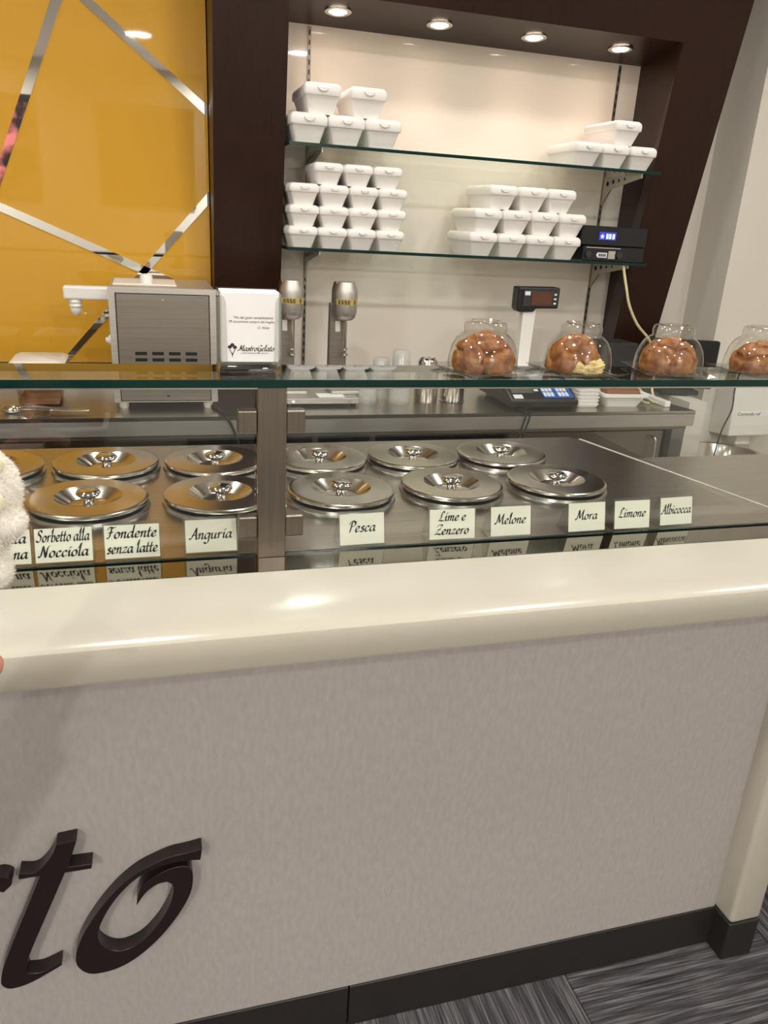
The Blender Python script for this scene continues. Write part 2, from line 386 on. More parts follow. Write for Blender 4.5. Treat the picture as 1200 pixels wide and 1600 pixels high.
# ================================================================== NICHE AND BACK WALL
K = 0.147
def fy(z): return 2.747 + K*(2.14 - z)          # leaning front of the brown frame
fr = thing('niche_frame', 'dark brown wooden frame leaning around the lit shelf niche', 'frame', (1.15, 3.0, 0.9))
def fpoly(pts, back=3.095, splay=0.0):
    """front outline (x, z) on the leaning plane, closed straight back to the wall"""
    m = MB(); n = len(pts)
    A = [Vector((x-1.15, fy(z)-3.0, z-0.9)) for x, z in pts]; B = [Vector((x-1.15+(splay if x < 1.9 else 0), back-3.0, z-0.9)) for x, z in pts]
    b_ = bmesh.new(); a = [b_.verts.new(p) for p in A]; c = [b_.verts.new(p) for p in B]
    b_.faces.new(a); b_.faces.new(c[::-1])
    for i in range(n): b_.faces.new((a[i], c[i], c[(i+1) % n], a[(i+1) % n]))
    bmesh.ops.recalc_face_normals(b_, faces=b_.faces[:]); m.join(b_); return m
fpoly([(0.225, 0.9), (0.455, 0.9), (0.455, 2.14), (0.225, 2.14)]).build('left_post', 'dark_wood', fr)
fpoly([(1.838, 0.9), (2.027, 0.9), (2.0742, 2.14), (1.838, 2.14)], splay=0.038).build('right_post', 'dark_wood', fr)
b_ = bmesh.new()
V = [b_.verts.new((x-1.15, y-3.0, z-0.9)) for x, y, z in ((0.225, fy(2.14), 2.14), (2.0742, fy(2.14), 2.14), (2.0742, 3.095, 2.107), (0.225, 3.095, 2.107),
     (0.225, fy(2.65), 2.65), (2.0935, fy(2.65), 2.65), (2.0935, 3.095, 2.65), (0.225, 3.095, 2.65))]
for f in ((3,2,1,0),(4,5,6,7),(0,1,5,4),(1,2,6,5),(2,3,7,6),(3,0,4,7)): b_.faces.new([V[i] for i in f])
MB().join(b_).build('top_beam', 'dark_wood', fr)
nb = struct(MB().box(0.24, 1.88, 3.05, 3.098, 0.9, 2.15).build('wall_niche', 'niche_panel'))

# shelf standards with slots
for x, n in ((0.574, 'left'), (1.781, 'right')):
    t = thing('shelf_standard', 'slotted dark metal shelf rail at the %s of the niche wall' % n, 'rail', (x, 3.05, 0.92), 0, 'slotted shelf rails')
    MB().box(-0.006, 0.006, -0.003, 0.0, 0, 1.185).build('rail', 'steel_dark', t)
    s = MB()
    for k in range(39): s.box(-0.0022, 0.0022, -0.0036, -0.003, 0.02+0.03*k, 0.036+0.03*k)
    s.build('slots', 'black_rubber', t)['kind'] = 'stuff'
# glass shelves and brackets
SH = {'upper': 1.722, 'lower': 1.401}
for n, z in SH.items():
    t = thing('glass_shelf', '%s green-edged glass shelf across the niche' % n, 'shelf', (1.15, 2.745, z), 0, 'glass shelves in the niche')
    MB().box(-0.69, 0.685, 0.003, 0.297, -0.010, 0).build('pane', 'shelf_glass', t)
    MB().box(-0.69, 0.685, 0.0, 0.003, -0.010, 0).build('front_edge', 'glass_edge', t)
    MB().box(-0.692, -0.690, 0.0, 0.297, -0.010, 0).build('side_edge', 'glass_edge', t)
    for x, s in ((0.574, 'left'), (1.781, 'right')):
        br = thing('wall_bracket', 'perforated steel bracket under the %s end of the %s glass shelf' % (s, n), 'bracket', (x, 3.046, z-0.0105), 0, 'perforated shelf brackets')
        prof = [(0, 0), (-0.262, 0), (-0.262, -0.012), (-0.06, -0.046), (0, -0.108)]
        MB().prism(prof, 0, -0.0022, 0.0022).build('plate', 'steel', br)
        for yy, zz, hr in ((-0.03, -0.026, 0.009), (-0.07, -0.020, 0.008), (-0.11, -0.016, 0.006), (-0.15, -0.012, 0.005)):
            MB().lathe([(0, -0.0028), (hr, -0.0028), (hr, 0.0028), (0, 0.0028)], (0, yy, zz), 12, Matrix.Rotation(PI/2, 4, 'Y')).build('hole', 'black_rubber', br)
        MB().lathe([(0, -0.006), (0.009, -0.006), (0.011, 0)], (0.0, -0.235, 0.0), 16).build('pad', 'acrylic', br, True)

# recessed spots in the soffit
for i, x in enumerate((0.635, 0.984, 1.333, 1.676)):
    y = 2.884; zc = 2.14 - 0.033*(y-2.747)/(3.095-2.747)
    ang = math.atan2(0.033, 0.348)
    t = thing('soffit_spotlight', ('leftmost', 'second from left', 'third from left', 'rightmost')[i] + ' small recessed spotlight in the brown niche soffit', 'spotlight', (x, y, zc-0.001), 0, 'niche soffit spotlights')
    t.rotation_euler = (-ang, 0, 0)
    MB().lathe([(0.030, -0.001), (0.044, -0.001), (0.044, -0.003), (0.037, -0.006), (0.030, -0.004)], seg=28, close=False).build('ring', 'chrome', t, True)
    MB().lathe([(0, -0.002), (0.030, -0.002)], seg=28, close=False).build('lens', 'spot_lens', t)
    ld = bpy.data.lights.new('spot', 'SPOT'); ld.energy = SPOT_POWER; ld.color = (1.0, 0.79, 0.68); ld.spot_size = math.radians(104); ld.spot_blend = 0.9; ld.shadow_soft_size = 0.025
    lo = bpy.data.objects.new('spot_lamp', ld); COL.objects.link(lo); lo.location = (0, 0, -0.012); lo.rotation_euler = (math.radians(6), 0, 0); lo.parent = t

# yellow glass panel with mirror strips
YP = 2.985
yp = thing('yellow_panel', 'glossy yellow back-painted glass wall panel with slanting mirror strips', 'wall panel', (-0.6, YP, 0.97))
def ypt(px, py): p = at(px, py, 1, YP); return (p.x+0.6, p.z-0.97)
MB().box(-1.9, 0.822, 0, 0.07, 0.0, 1.75).build('glass_sheet', 'yellow_glass', yp)
Z1 = 2.6667
def strip(pts):
    src = [ypt(px, py) for px, py in pts]; poly = []
    for p, q in zip(src, src[1:]+src[:1]):          # cut the strip square at the edge of the sheet
        inp, inq = p[0] <= 0.8215, q[0] <= 0.8215
        if inp: poly.append(p)
        if inp != inq:
            t_ = (0.8215-p[0])/(q[0]-p[0]); poly.append((0.8215, p[1]+(q[1]-p[1])*t_))
    MB().prism(poly, 1, -0.0035, 0.0).build('mirror_strip', 'mirror', yp)
def ext(p, q, t): return (p[0]+(q[0]-p[0])*t, p[1]+(q[1]-p[1])*t)
def z1(a, b_): return (a/Z1, b_/Z1)
A0, A1 = z1(210, 0), z1(85, 390); B0, B1 = z1(260, 0), z1(130, 390)
strip([ext(A0, A1, -0.4), ext(B0, B1, -0.4), ext(B0, B1, 2.4), ext(A0, A1, 2.4)])
A0, A1 = z1(385, 0), z1(885, 460); B0, B1 = z1(330, 0), z1(880, 503)
strip([ext(A0, A1, -0.3), ext(A0, A1, 1.08), ext(B0, B1, 1.08), ext(B0, B1, -0.3)])
A0, A1 = z1(0, 843), z1(785, 1188); B0, B1 = z1(0, 880), z1(725, 1198)
strip([ext(A0, A1, -0.8), A1, B1, ext(B0, B1, -0.8)])
A0, A1 = z1(886, 778), z1(600, 1098); B0, B1 = z1(888, 830), z1(630, 1112)
strip([ext(A0, A1, -0.1), (100.5, 559), (106, 566), ext(B0, B1, -0.1)])

# ================================================================== BACK WORKTOP
wk = thing('back_worktop', 'stainless steel worktop running along the back wall', 'worktop', (0.5, 2.443, 0))
MB().prism([(-2.6, 0.0), (1.445, 0.0), (1.37, 0.30), (1.30, 0.605), (-2.6, 0.605)], 2, 0.888, 0.9).build('top', 'steel_deck', wk)
MB().prism([(0.0, 0.89), (0.0, 0.842), (0.02, 0.842), (0.02, 0.89)], 0, -2.6, 1.445).build('fascia', 'steel', wk)
MB().box(-2.6, 1.43, 0.02, 0.04, 0.826, 0.888).build('lower_lip', 'steel_dark', wk)
MB().prism([(1.425, 0.02), (1.443, 0.0), (1.372, 0.30), (1.352, 0.30)], 2, 0.842, 0.888).build('end_fascia', 'steel', wk)
tag(MB().box(-2.1, 0.222, 2.966, 2.981, 0.9003, 0.968, 0.001).build('steel_splashback', 'steel'), 'low steel splashback strip at the foot of the yellow panel', 'splashback')
cabs = [(-2.1, -0.32, 'steel', 'grey steel drawer unit under the worktop below the cream machine'), (1.215, 1.865, 'steel_dark', 'dark grey cabinet under the right end of the worktop')]
for x0, x1, mm, lb in cabs:
    c = thing('base_cabinet', lb, 'cabinet', ((x0+x1)/2, 2.50, 0)); hw = (x1-x0)/2
    MB().box(-hw, hw, 0.02, 0.48, 0.08, 0.825).build('body', mm, c)
    n = max(1, round((x1-x0)/0.6))
    for k in range(n):
        a0 = -hw + 2*hw*k/n; a1 = -hw + 2*hw*(k+1)/n
        d = MB().box(a0+0.003, a1-0.003, 0.0, 0.018, 0.10, 0.812, 0.002).build('door', mm, c)
        MB().tube([(a1-0.05, 0.0, 0.68), (a1-0.05, -0.025, 0.69), (a1-0.05, -0.025, 0.78), (a1-0.05, 0.0, 0.79)], 0.005).build('handle', 'steel', d, True)
    MB().box(-hw, hw, 0.03, 0.45, 0.0, 0.08).build('toe_kick', 'black_plastic', c)
c = thing('open_cabinet', 'dark open shelf bay under the middle of the worktop', 'cabinet', (0.52, 2.50, 0))
MB().box(-0.40, 0.69, 0.44, 0.46, 0, 0.825).build('back_panel', 'black_plastic', c)
MB().box(-0.40, 0.69, 0.02, 0.44, 0.38, 0.40).build('shelf_board', 'steel_dark', c)
MB().box(-0.40, 0.69, 0.02, 0.44, 0.06, 0.08).build('bottom_board', 'steel_dark', c)
for x in (0.0, 0.20): MB().box(x-0.01, x+0.01, 0.02, 0.44, 0.08, 0.825).build('divider', 'steel_dark', c)
tag(MB().box(1.868, 1.892, 2.49, 2.96, 0, 0.826).build('support_post', 'black_plastic'), 'black post under the right end of the worktop', 'post')

# whipped cream machine
t = thing('cream_machine', 'brushed steel whipped cream machine with slotted back door and white spout', 'machine', (0.045, 2.55, 0.9))
MB().box(-0.156, 0.158, 0.0, 0.36, 0.022, 0.372, 0.004).build('body', 'steel', t)
MB().prism([(-0.157, 0.024), (0.159, 0.024), (0.159, 0.373), (-0.157, 0.373)], 1, -0.004, 0.0).build('front_frame', 'steel', t)
d = MB().box(-0.135, 0.136, -0.008, -0.004, 0.030, 0.353, 0.001).build('door', 'steel_dark', t)
MB().box(-0.138, 0.139, -0.0045, -0.003, 0.027, 0.356).build('door_gap', 'black_rubber', t)
for r in range(5):
    for k in range(4):
        x = -0.088 + 0.050*k; z = 0.172 - 0.0195*r
        MB().box(x, x+0.035, -0.0088, -0.0075, z, z+0.010, 0.0003).build('slot', 'black_rubber', d)
for x, z in ((0.0, 0.338), (0.005, 0.045)): MB().lathe([(0, 0), (0.005, 0), (0.004, 0.002), (0, 0.002)], (x, -0.008, z), 12, Matrix.Rotation(PI/2, 4, 'X')).build('screw', 'chrome', t)
for x in (-0.13, 0.13):
    for y in (0.03, 0.33): MB().lathe([(0.013, 0), (0.015, 0.006), (0.015, 0.022)], (x, y, 0), 16).build('foot', 'white_plastic', t, True)
MB().lathe([(0.019, 0), (0.019, 0.020), (0.016, 0.026), (0.010, 0.028)], (-0.045, 0.10, 0.377), 24).build('lid_knob', 'white_plastic', t, True)
MB().box(-0.145, 0.045, 0.06, 0.26, 0.372, 0.377, 0.002).build('top_lid', 'white_plastic', t)
ar = MB().box(-0.29, -0.156, 0.09, 0.135, 0.322, 0.362, 0.006, 2).build('spout_arm', 'white_plastic', t)
MB().lathe([(0.018, 0), (0.021, -0.008), (0.017, -0.012), (0.020, -0.020), (0.016, -0.026), (0.017, -0.034), (0.010, -0.046), (0.004, -0.05)], (-0.258, 0.112, 0.322), 20).build('nozzle', 'white_plastic', ar, True)
MB().lathe([(0, 0), (0.016, 0), (0.016, 0.010), (0.010, 0.012), (0.008, 0.020), (0, 0.020)], (-0.156, 0.10, 0.20), 20, Matrix.Rotation(-PI/2, 4, 'Y')).build('side_knob', 'white_plastic', t, True)
tag(MB().tube([(0.18, 2.60, 0.905), (0.205, 2.50, 0.906), (0.222, 2.438, 0.898), (0.245, 2.43, 0.85), (0.262, 2.425, 0.78), (0.27, 2.43, 0.66)], 0.0045).build('power_cord', 'black_rubber', None, True), 'black power cord hanging over the worktop edge below the cream machine', 'cord')

# acrylic bin with white lid, and a neighbour at the frame edge
def bin_(x, label, w_=0.145, lid=True):
    t = thing('acrylic_bin', label, 'container', (x, 2.60, 0.9), 0, 'clear bins on the worktop')
    h = 0.125; W_ = w_/2
    MB().loft([rrect(0, 0.09, w_-0.02, 0.16, 0.012, 0.001), rrect(0, 0.09, w_, 0.18, 0.012, h)], True).build('tub', 'acrylic', t, True)
    MB().loft([rrect(0, 0.09, w_-0.03, 0.15, 0.01, 0.004), rrect(0, 0.09, w_-0.025, 0.155, 0.01, 0.022)]).build('wafers', 'wafer', t)
    if lid: MB().loft([rrect(0, 0.09, w_+0.012, 0.192, 0.014, h), rrect(0, 0.09, w_+0.016, 0.196, 0.014, h+0.006), rrect(0, 0.09, w_-0.01, 0.17, 0.014, h+0.014)]).build('lid', 'white_plastic', t, True)
bin_(-0.335, 'clear wafer bin with a white lid left of the cream machine')
bin_(-0.56, 'clear wafer bin at the far left end of the worktop', 0.16)
t = thing('serving_tongs', 'steel serving tongs lying on the worktop near the wafer bin', 'tongs', (-0.30, 2.515, 0.9), math.radians(-6))
for s in (-1, 1):
    MB().tube([(-0.10, s*0.012, 0.012), (-0.05, s*0.018, 0.016), (0.02, s*0.010, 0.012), (0.09, s*0.003, 0.010), (0.115, 0, 0.012)], 0.004).build('arm', 'chrome', t, True)
    MB().ell((-0.105, s*0.014, 0.010), (0.028, 0.010, 0.009), 14, 8).build('scoop', 'chrome', t, True)
tag(MB().loft([rrect(0, 0, 0.05, 0.035, 0.006, 0.0), rrect(0, 0, 0.056, 0.04, 0.006, 0.022), rrect(0, 0, 0.05, 0.034, 0.006, 0.022), rrect(0, 0, 0.044, 0.03, 0.006, 0.003)]).build('small_dish', 'acrylic'), 'small clear dish on the worktop in front of the tongs', 'dish').location = (-0.315, 2.475, 0.9005)

# milkshake mixers on their steel stand
st = thing('mixer_stand', 'low steel stand with screws carrying the two milkshake mixers', 'stand', (0.56, 2.555, 0.9))
MB().box(-0.135, 0.115, 0.0, 0.26, 0.012, 0.030, 0.001).build('tray', 'steel', st)
for x in (-0.11, 0.085): MB().lathe([(0, 0), (0.006, 0), (0.005, 0.003), (0, 0.003)], (x, 0, 0.021), 12, Matrix.Rotation(PI/2, 4, 'X')).build('screw', 'chrome', st)
for x in (-0.12, 0.10):
    for y in (0.02, 0.24): MB().lathe([(0.01, 0), (0.01, 0.012)], (x, y, 0), 12).build('foot', 'black_rubber', st)
tag(MB().box(-0.045, 0.045, -0.03, 0.03, 0, 0.0012).build('white_card', 'paper'), 'white card lying on the mixer stand', 'card').location = (0.585, 2.60, 0.9305)
def mixer(x, label):
    t = thing('milkshake_mixer', label, 'mixer', (x, 2.66, 0.9302), 0, 'steel milkshake mixers')
    hz = 0.247
    hd = MB().lathe([(0, 0), (0.024, 0), (0.034, 0.008), (0.0395, 0.025), (0.0405, 0.085), (0.039, 0.098), (0.028, 0.124), (0.0, 0.126)], (0, 0, hz), 32).build('motor_head', 'steel', t, True, 50)
    MB().prism([(0.0, hz+0.02), (0.06, hz+0.03), (0.068, hz+0.05), (0.068, hz+0.095), (0.04, hz+0.122), (0.0, hz+0.125)], 0, -0.034, 0.010, 0.004).build('head_housing', 'steel_dark', t)
    b = MB()
    for k in range(12):
        a0, a1 = math.radians(-150+10*k), math.radians(-150+10*(k+1))
        b.face([(0.0413*math.cos(a0), 0.0413*math.sin(a0), hz+0.052), (0.0413*math.cos(a1), 0.0413*math.sin(a1), hz+0.052), (0.0413*math.cos(a1), 0.0413*math.sin(a1), hz+0.070), (0.0413*math.cos(a0), 0.0413*math.sin(a0), hz+0.070)])
    nb_ = b.build('name_band', 'gold_label', hd)
    # letters wrapped as small dark blocks along the band
    mbt = MB()
    for k, ch in enumerate('ESSE 3'):
        a = math.radians(-132 + 15*k)
        for seg in {'E': ((0, 0, 1, .2), (0, .4, 1, .6), (0, .8, 1, 1), (0, 0, .25, 1)), 'S': ((0, 0, 1, .2), (0, .4, 1, .6), (0, .8, 1, 1), (.75, 0, 1, .5), (0, .5, .25, 1)), '3': ((0, 0, 1, .2), (0, .4, 1, .6), (0, .8, 1, 1), (.75, 0, 1, 1)), ' ': ()}[ch]:
            c0 = Vector((math.cos(a), math.sin(a), 0)); tx = Vector((-math.sin(a), math.cos(a), 0))
            def Q(u, v): return c0*0.0418 + tx*((u-0.5)*0.008) + Vector((0, 0, hz+0.055+v*0.012))
            mbt.face([Q(seg[0], seg[1]), Q(seg[2], seg[1]), Q(seg[2], seg[3]), Q(seg[0], seg[3])])
    mbt.build('lettering', 'ink', nb_)
    MB().box(-0.045, 0.018, 0.035, 0.060, 0.0, hz+0.05, 0.003).build('column', 'steel_dark', t)
    MB().box(-0.025, -0.008, 0.028, 0.036, hz-0.045, hz-0.008, 0.002).build('switch', 'white_plastic', t)
    MB().lathe([(0.0035, 0), (0.0035, -0.125)], (0.004, -0.002, hz), 10).build('spindle', 'chrome', t, True)
    ag = MB().lathe([(0.009, 0), (0.011, -0.004), (0.009, -0.008)], (0.004, -0.002, hz-0.112), 12)
    ag.lathe([(0.007, 0), (0.009, -0.004), (0.007, -0.008)], (0.004, -0.002, hz-0.094), 12); ag.build('agitator', 'chrome', t, True)
    MB().box(-0.05, 0.05, -0.05, 0.07, 0.0, 0.012, 0.003).build('base', 'steel', t)
mixer(0.458, 'steel milkshake mixer just right of the napkin holder')
mixer(0.641, 'steel milkshake mixer standing apart, right one of the pair')

# cups and canisters
def cup_stack(x, y, n, label, r0=0.026, r1=0.036, h=0.085):
    t = thing('cup_stack', label, 'cups', (x, y, 0.9), 0, 'clear plastic cups')
    prof = []
    for k in range(n):
        z = 0.010*k
        MB().lathe([(r1*0.92, z+h*0.0), (r1, z+0.0), (r0+0.004, z+h*0.92), (r0, z+h)] if n > 1 else [(r1, 0), (r0, h)], (0, 0, 0), 24, None, False).build('cup', 'cup_plastic', t, True)
cup_stack(0.838, 2.62, 11, 'tallest upturned stack of clear plastic cups beside the steel canisters')
cup_stack(0.790, 2.70, 7, 'middle short stack of clear plastic cups on the worktop')
cup_stack(0.7205, 2.63, 5, 'lowest stack of clear plastic cups nearest the mixers')
t = thing('steel_shaker', 'steel canister with a domed perforated cap, left of the pair', 'canister', (0.945, 2.645, 0.9))
MB().lathe([(0.040, 0), (0.042, 0.003), (0.042, 0.11)], (0, 0, 0), 32).build('body', 'steel_lid', t, True)
MB().lathe([(0.035, 0.11), (0.035, 0.142), (0.030, 0.150), (0.018, 0.153), (0, 0.153)], (0, 0, 0), 28).build('cap', 'chrome', t, True)
h = MB()
for k in range(6): h.lathe([(0, 0), (0.0055, 0), (0.0055, 0.001), (0, 0.001)], (0.022*math.cos(k*PI/3), 0.022*math.sin(k*PI/3), 0.152), 10)
h.build('holes', 'black_rubber', t)['kind'] = 'stuff'
t = thing('steel_pot', 'open steel canister, right of the pair next to the scale', 'canister', (1.048, 2.648, 0.9))
MB().lathe([(0.041, 0), (0.043, 0.003), (0.043, 0.085), (0.045, 0.087), (0.041, 0.087), (0.041, 0.004), (0, 0.004)], (0, 0, 0), 32, None, False).build('body', 'steel_lid', t, True)
MB().lathe([(0.0435, 0.004), (0.047, 0.002), (0.0435, 0.0005)], (0, 0, 0), 32, None, False).build('base_ring', 'chrome', t, True)

# weighing scale with display pole
t = thing('weighing_scale', 'black weighing scale with blue and white keypad on the worktop', 'scale', (1.34, 2.485, 0.9))
MB().prism([(0.0, 0.012), (0.0, 0.032), (0.125, 0.092), (0.30, 0.092), (0.31, 0.03), (0.29, 0.012)], 0, -0.135, 0.135, 0.006).build('housing', 'black_plastic', t)
MB().box(-0.11, 0.11, 0.03, 0.27, 0.0, 0.013).build('base', 'black_plastic', t)
sl = math.atan2(0.060, 0.125)
def onslope(u, v, lift=0.002):   # u along x, v up the slope (0..1)
    return Vector((u, 0.125*v - lift*math.sin(sl), 0.032 + 0.060*v + lift*math.cos(sl)))
def slopequad(name, u0, u1, v0, v1, m_, lift, th=0.0015):
    a = [onslope(u, v, lift) for u, v in ((u0, v0), (u1, v0), (u1, v1), (u0, v1))]
    bb = [onslope(u, v, lift+th) for u, v in ((u0, v0), (u1, v0), (u1, v1), (u0, v1))]
    return MB().loft([a, bb]).build(name, m_, t)
slopequad('fascia_rim', -0.128, 0.128, 0.03, 0.97, 'steel_lid', 0.0003, 0.001)
slopequad('fascia', -0.124, 0.124, 0.06, 0.97, 'black_plastic', 0.0012, 0.001)
slopequad('lcd_screen', -0.115, -0.030, 0.30, 0.90, 'lcd', 0.0024)
slopequad('sticker', -0.115, -0.080, 0.08, 0.24, 'key_white', 0.0024, 0.0005)
for k in range(3): slopequad('button', -0.024, -0.008 - 0.004*(k % 2), 0.78-0.2*k, 0.86-0.2*k, 'key_white', 0.0024, 0.001)
slopequad('keypad', 0.002, 0.120, 0.10, 0.95, 'key_blue', 0.0024, 0.0008)
for r in range(4):
    for k in range(8):
        white = (k < 3 and r > 0) or (4 <= k < 7)
        u = 0.005 + 0.0144*k; v = 0.93 - 0.205*r
        slopequad('key', u, u+0.0112, v-0.16, v, 'key_white' if white else 'key_blue', 0.0034, 0.0012)
MB().box(-0.125, 0.125, 0.10, 0.30, 0.100, 0.108, 0.003).build('weighing_pan', 'steel', t)
MB().box(-0.1385, -0.1365, 0.255, 0.285, 0.035, 0.095).build('green_tape', 'green_plastic', t)
MB().loft([[(0.0, 0.255, 0.09), (0.045, 0.255, 0.09), (0.045, 0.285, 0.09), (0.0, 0.285, 0.09)], [(0.0, 0.255, 0.32), (0.05, 0.255, 0.32), (0.05, 0.285, 0.32), (0.0, 0.285, 0.32)]]).build('display_pole', 'white_plastic', t)
hd = MB().prism([(-0.032, 0.400), (0.137, 0.402), (0.137, 0.326), (0.045, 0.324), (0.04, 0.312), (-0.02, 0.310), (-0.032, 0.322)], 1, 0.245, 0.300, 0.006).build('display_head', 'black_plastic', t)
MB().box(-0.012, 0.130, 0.242, 0.246, 0.332, 0.392, 0.001).build('display_frame', 'dark_grey_plastic', hd)
MB().box(0.020, 0.104, 0.240, 0.2425, 0.338, 0.386).build('display_screen', 'lcd_red', hd)
MB().box(-0.008, 0.014, 0.240, 0.2425, 0.372, 0.386).build('display_sticker', 'key_white', hd)
for k in range(3): MB().box(0.112, 0.122, 0.240, 0.2425, 0.342+0.016*k, 0.348+0.016*k).build('display_button', 'key_white', hd)
for k, (x0, x1) in enumerate(((1.245, 1.205), (1.262, 1.22))):
    tag(MB().tube([(x0, 2.50, 0.905), (x0, 2.438, 0.9), (x0-0.01, 2.434, 0.85), (x1, 2.43, 0.76), (x1-0.02, 2.45, 0.62)], 0.0025).build('scale_cable', 'black_rubber', None, True), ('left' if k == 0 else 'right') + ' one of two thin dark cables hanging below the weighing scale', 'cable', 'thin scale cables')
# stacked foam trays and open foam tub
for k in range(6):
    t = MB().loft([rrect(0, 0, 0.080, 0.14, 0.01, 0), rrect(0, 0, 0.092, 0.155, 0.012, 0.0105), rrect(0, 0, 0.092, 0.155, 0.012, 0.0125)]).build('foam_tray', 'white_foam', None, True)
    t.location = (1.532 + random.uniform(-0.003, 0.003), 2.585, 0.9003 + 0.0128*k)
    tag(t, 'flat white foam tray, %s in the pile right of the scale' % ('lowest', 'second from bottom', 'third from bottom', 'fourth from bottom', 'fifth from bottom', 'topmost')[k], 'foam tray', 'pile of foam trays beside the scale')
t = thing('foam_tub', 'open white foam tub filled with wafers on the worktop right end', 'tub', (1.683, 2.585, 0.9), math.radians(-4))
MB().loft([rrect(0, 0, 0.13, 0.13, 0.014, 0.0), rrect(0, 0, 0.165, 0.165, 0.014, 0.036), rrect(0, 0, 0.185, 0.185, 0.014, 0.040), rrect(0, 0, 0.185, 0.185, 0.014, 0.050), rrect(0, 0, 0.16, 0.16, 0.014, 0.050), rrect(0, 0, 0.14, 0.14, 0.014, 0.03)]).build('tub', 'white_foam', t, True)
MB().loft([rrect(0, 0, 0.145, 0.145, 0.012, 0.040), rrect(0, 0, 0.13, 0.13, 0.012, 0.062)]).build('wafers', 'wafer', t)
# dark register parts at the end of the worktop
t = thing('register_box', 'dark grey register box behind the second bread dome', 'register', (1.765, 2.74, 0.9), math.radians(6))
MB().box(-0.085, 0.10, 0.0, 0.13, 0.0, 0.20, 0.006).build('body', 'dark_grey_plastic', t)
MB().box(-0.07, 0.085, -0.003, 0.0, 0.03, 0.10).build('back_cover', 'black_plastic', t)
t = thing('register_monitor', 'black monitor seen from behind between the two right bread domes', 'monitor', (2.075, 2.76, 0.9), math.radians(-14))
MB().box(-0.155, 0.155, 0.0, 0.035, 0.02, 0.215, 0.006).build('screen_shell', 'black_plastic', t)
MB().box(-0.045, 0.045, -0.02, 0.0, 0.04, 0.14, 0.004).build('mount', 'black_plastic', t)
MB().box(-0.08, 0.08, -0.05, 0.09, 0.0, 0.020, 0.004).build('foot', 'black_plastic', t)
tag(MB().box(-0.012, 0.012, -0.10, 0.10, 0, 0.022, 0.003).build('cable_trunking', 'white_plastic'), 'white plastic cable trunking along the worktop right end', 'trunking').location = (1.862, 2.60, 0.9003)
tag(MB().tube([(1.745, 2.76, 1.388), (1.742, 2.74, 1.36), (1.735, 2.70, 1.31), (1.752, 2.69, 1.25), (1.80, 2.69, 1.18), (1.868, 2.70, 1.124), (1.90, 2.67, 1.05), (1.888, 2.655, 0.95), (1.885, 2.63, 0.912)], 0.005).build('network_cable', 'cream_cable', None, True), 'cream cable looping from the lower glass shelf down to the worktop', 'cable')
for k, dx in enumerate((0.0, 0.035)):
    tag(MB().tube([(1.80+dx, 2.72, 0.96), (1.797+dx, 2.66, 0.94), (1.80+dx*1.2, 2.58, 0.908), (1.815+dx, 2.55, 0.906)], 0.004).build('short_cable', 'cream_cable', None, True), ('left' if k == 0 else 'right') + ' one of two short cream cables curling beside the cable trunking', 'cable', 'short cream cables')
t = MB().box(-0.012, 0.012, -0.01, 0.01, 0, 0.016, 0.002).build('green_plug', 'green_plastic'); t.location = (1.815, 2.63, 0.9003)
tag(t, 'small green plug on the worktop beside the cable trunking', 'plug')

# media player on lower shelf
t = thing('media_player', 'black media player with small blue display on the lower glass shelf', 'media player', (1.70, 2.76, SH['lower']+0.0004))
MB().box(-0.145, 0.128, 0.0, 0.19, 0.055, 0.124, 0.003).build('upper_unit', 'black_plastic', t)
MB().box(-0.135, 0.125, -0.002, 0.19, 0.0, 0.053, 0.003).build('lower_unit', 'black_plastic', t)
d = MB().box(-0.076, -0.006, -0.002, 0.0, 0.076, 0.104).build('display', 'display_blue', t)
for k, (x, w_) in enumerate(((-0.072, 0.016), (-0.048, 0.009), (-0.036, 0.009), (-0.022, 0.010))):
    if k == 0:
        pts = []
        for i in range(10):
            r = 0.010 if i % 2 == 0 else 0.0042; a = PI/2 + i*PI/5; pts.append((x+0.008+r*math.cos(a), 0.088+r*math.sin(a)))
        MB().prism(pts, 1, -0.003, -0.002).build('star_symbol', 'display_glow', d)
    else: MB().box(x, x+w_, -0.003, -0.002, 0.080, 0.098).build('digit', 'display_glow', d)
MB().box(-0.125, 0.020, -0.004, -0.002, 0.046, 0.049).build('trim_line', 'chrome', t)
for x in (-0.115, 0.015): MB().lathe([(0, 0), (0.013, 0), (0.012, 0.010), (0, 0.010)], (x, -0.002, 0.024), 20, Matrix.Rotation(PI/2, 4, 'X')).build('knob', 'dark_grey_plastic', t, True)
MB().prism([(-0.080, 0.022), (-0.074, 0.013), (-0.035, 0.013), (-0.035, 0.031), (-0.074, 0.031)], 1, -0.004, -0.002).build('tag', 'key_white', t)
for k in range(4): MB().box(-0.070+0.008*k, -0.065+0.008*k, -0.0048, -0.004, 0.017, 0.027).build('tag_mark', 'ink', t)
MB().box(-0.030, 0.000, -0.004, -0.002, 0.010, 0.038).build('clip', 'chrome', t)

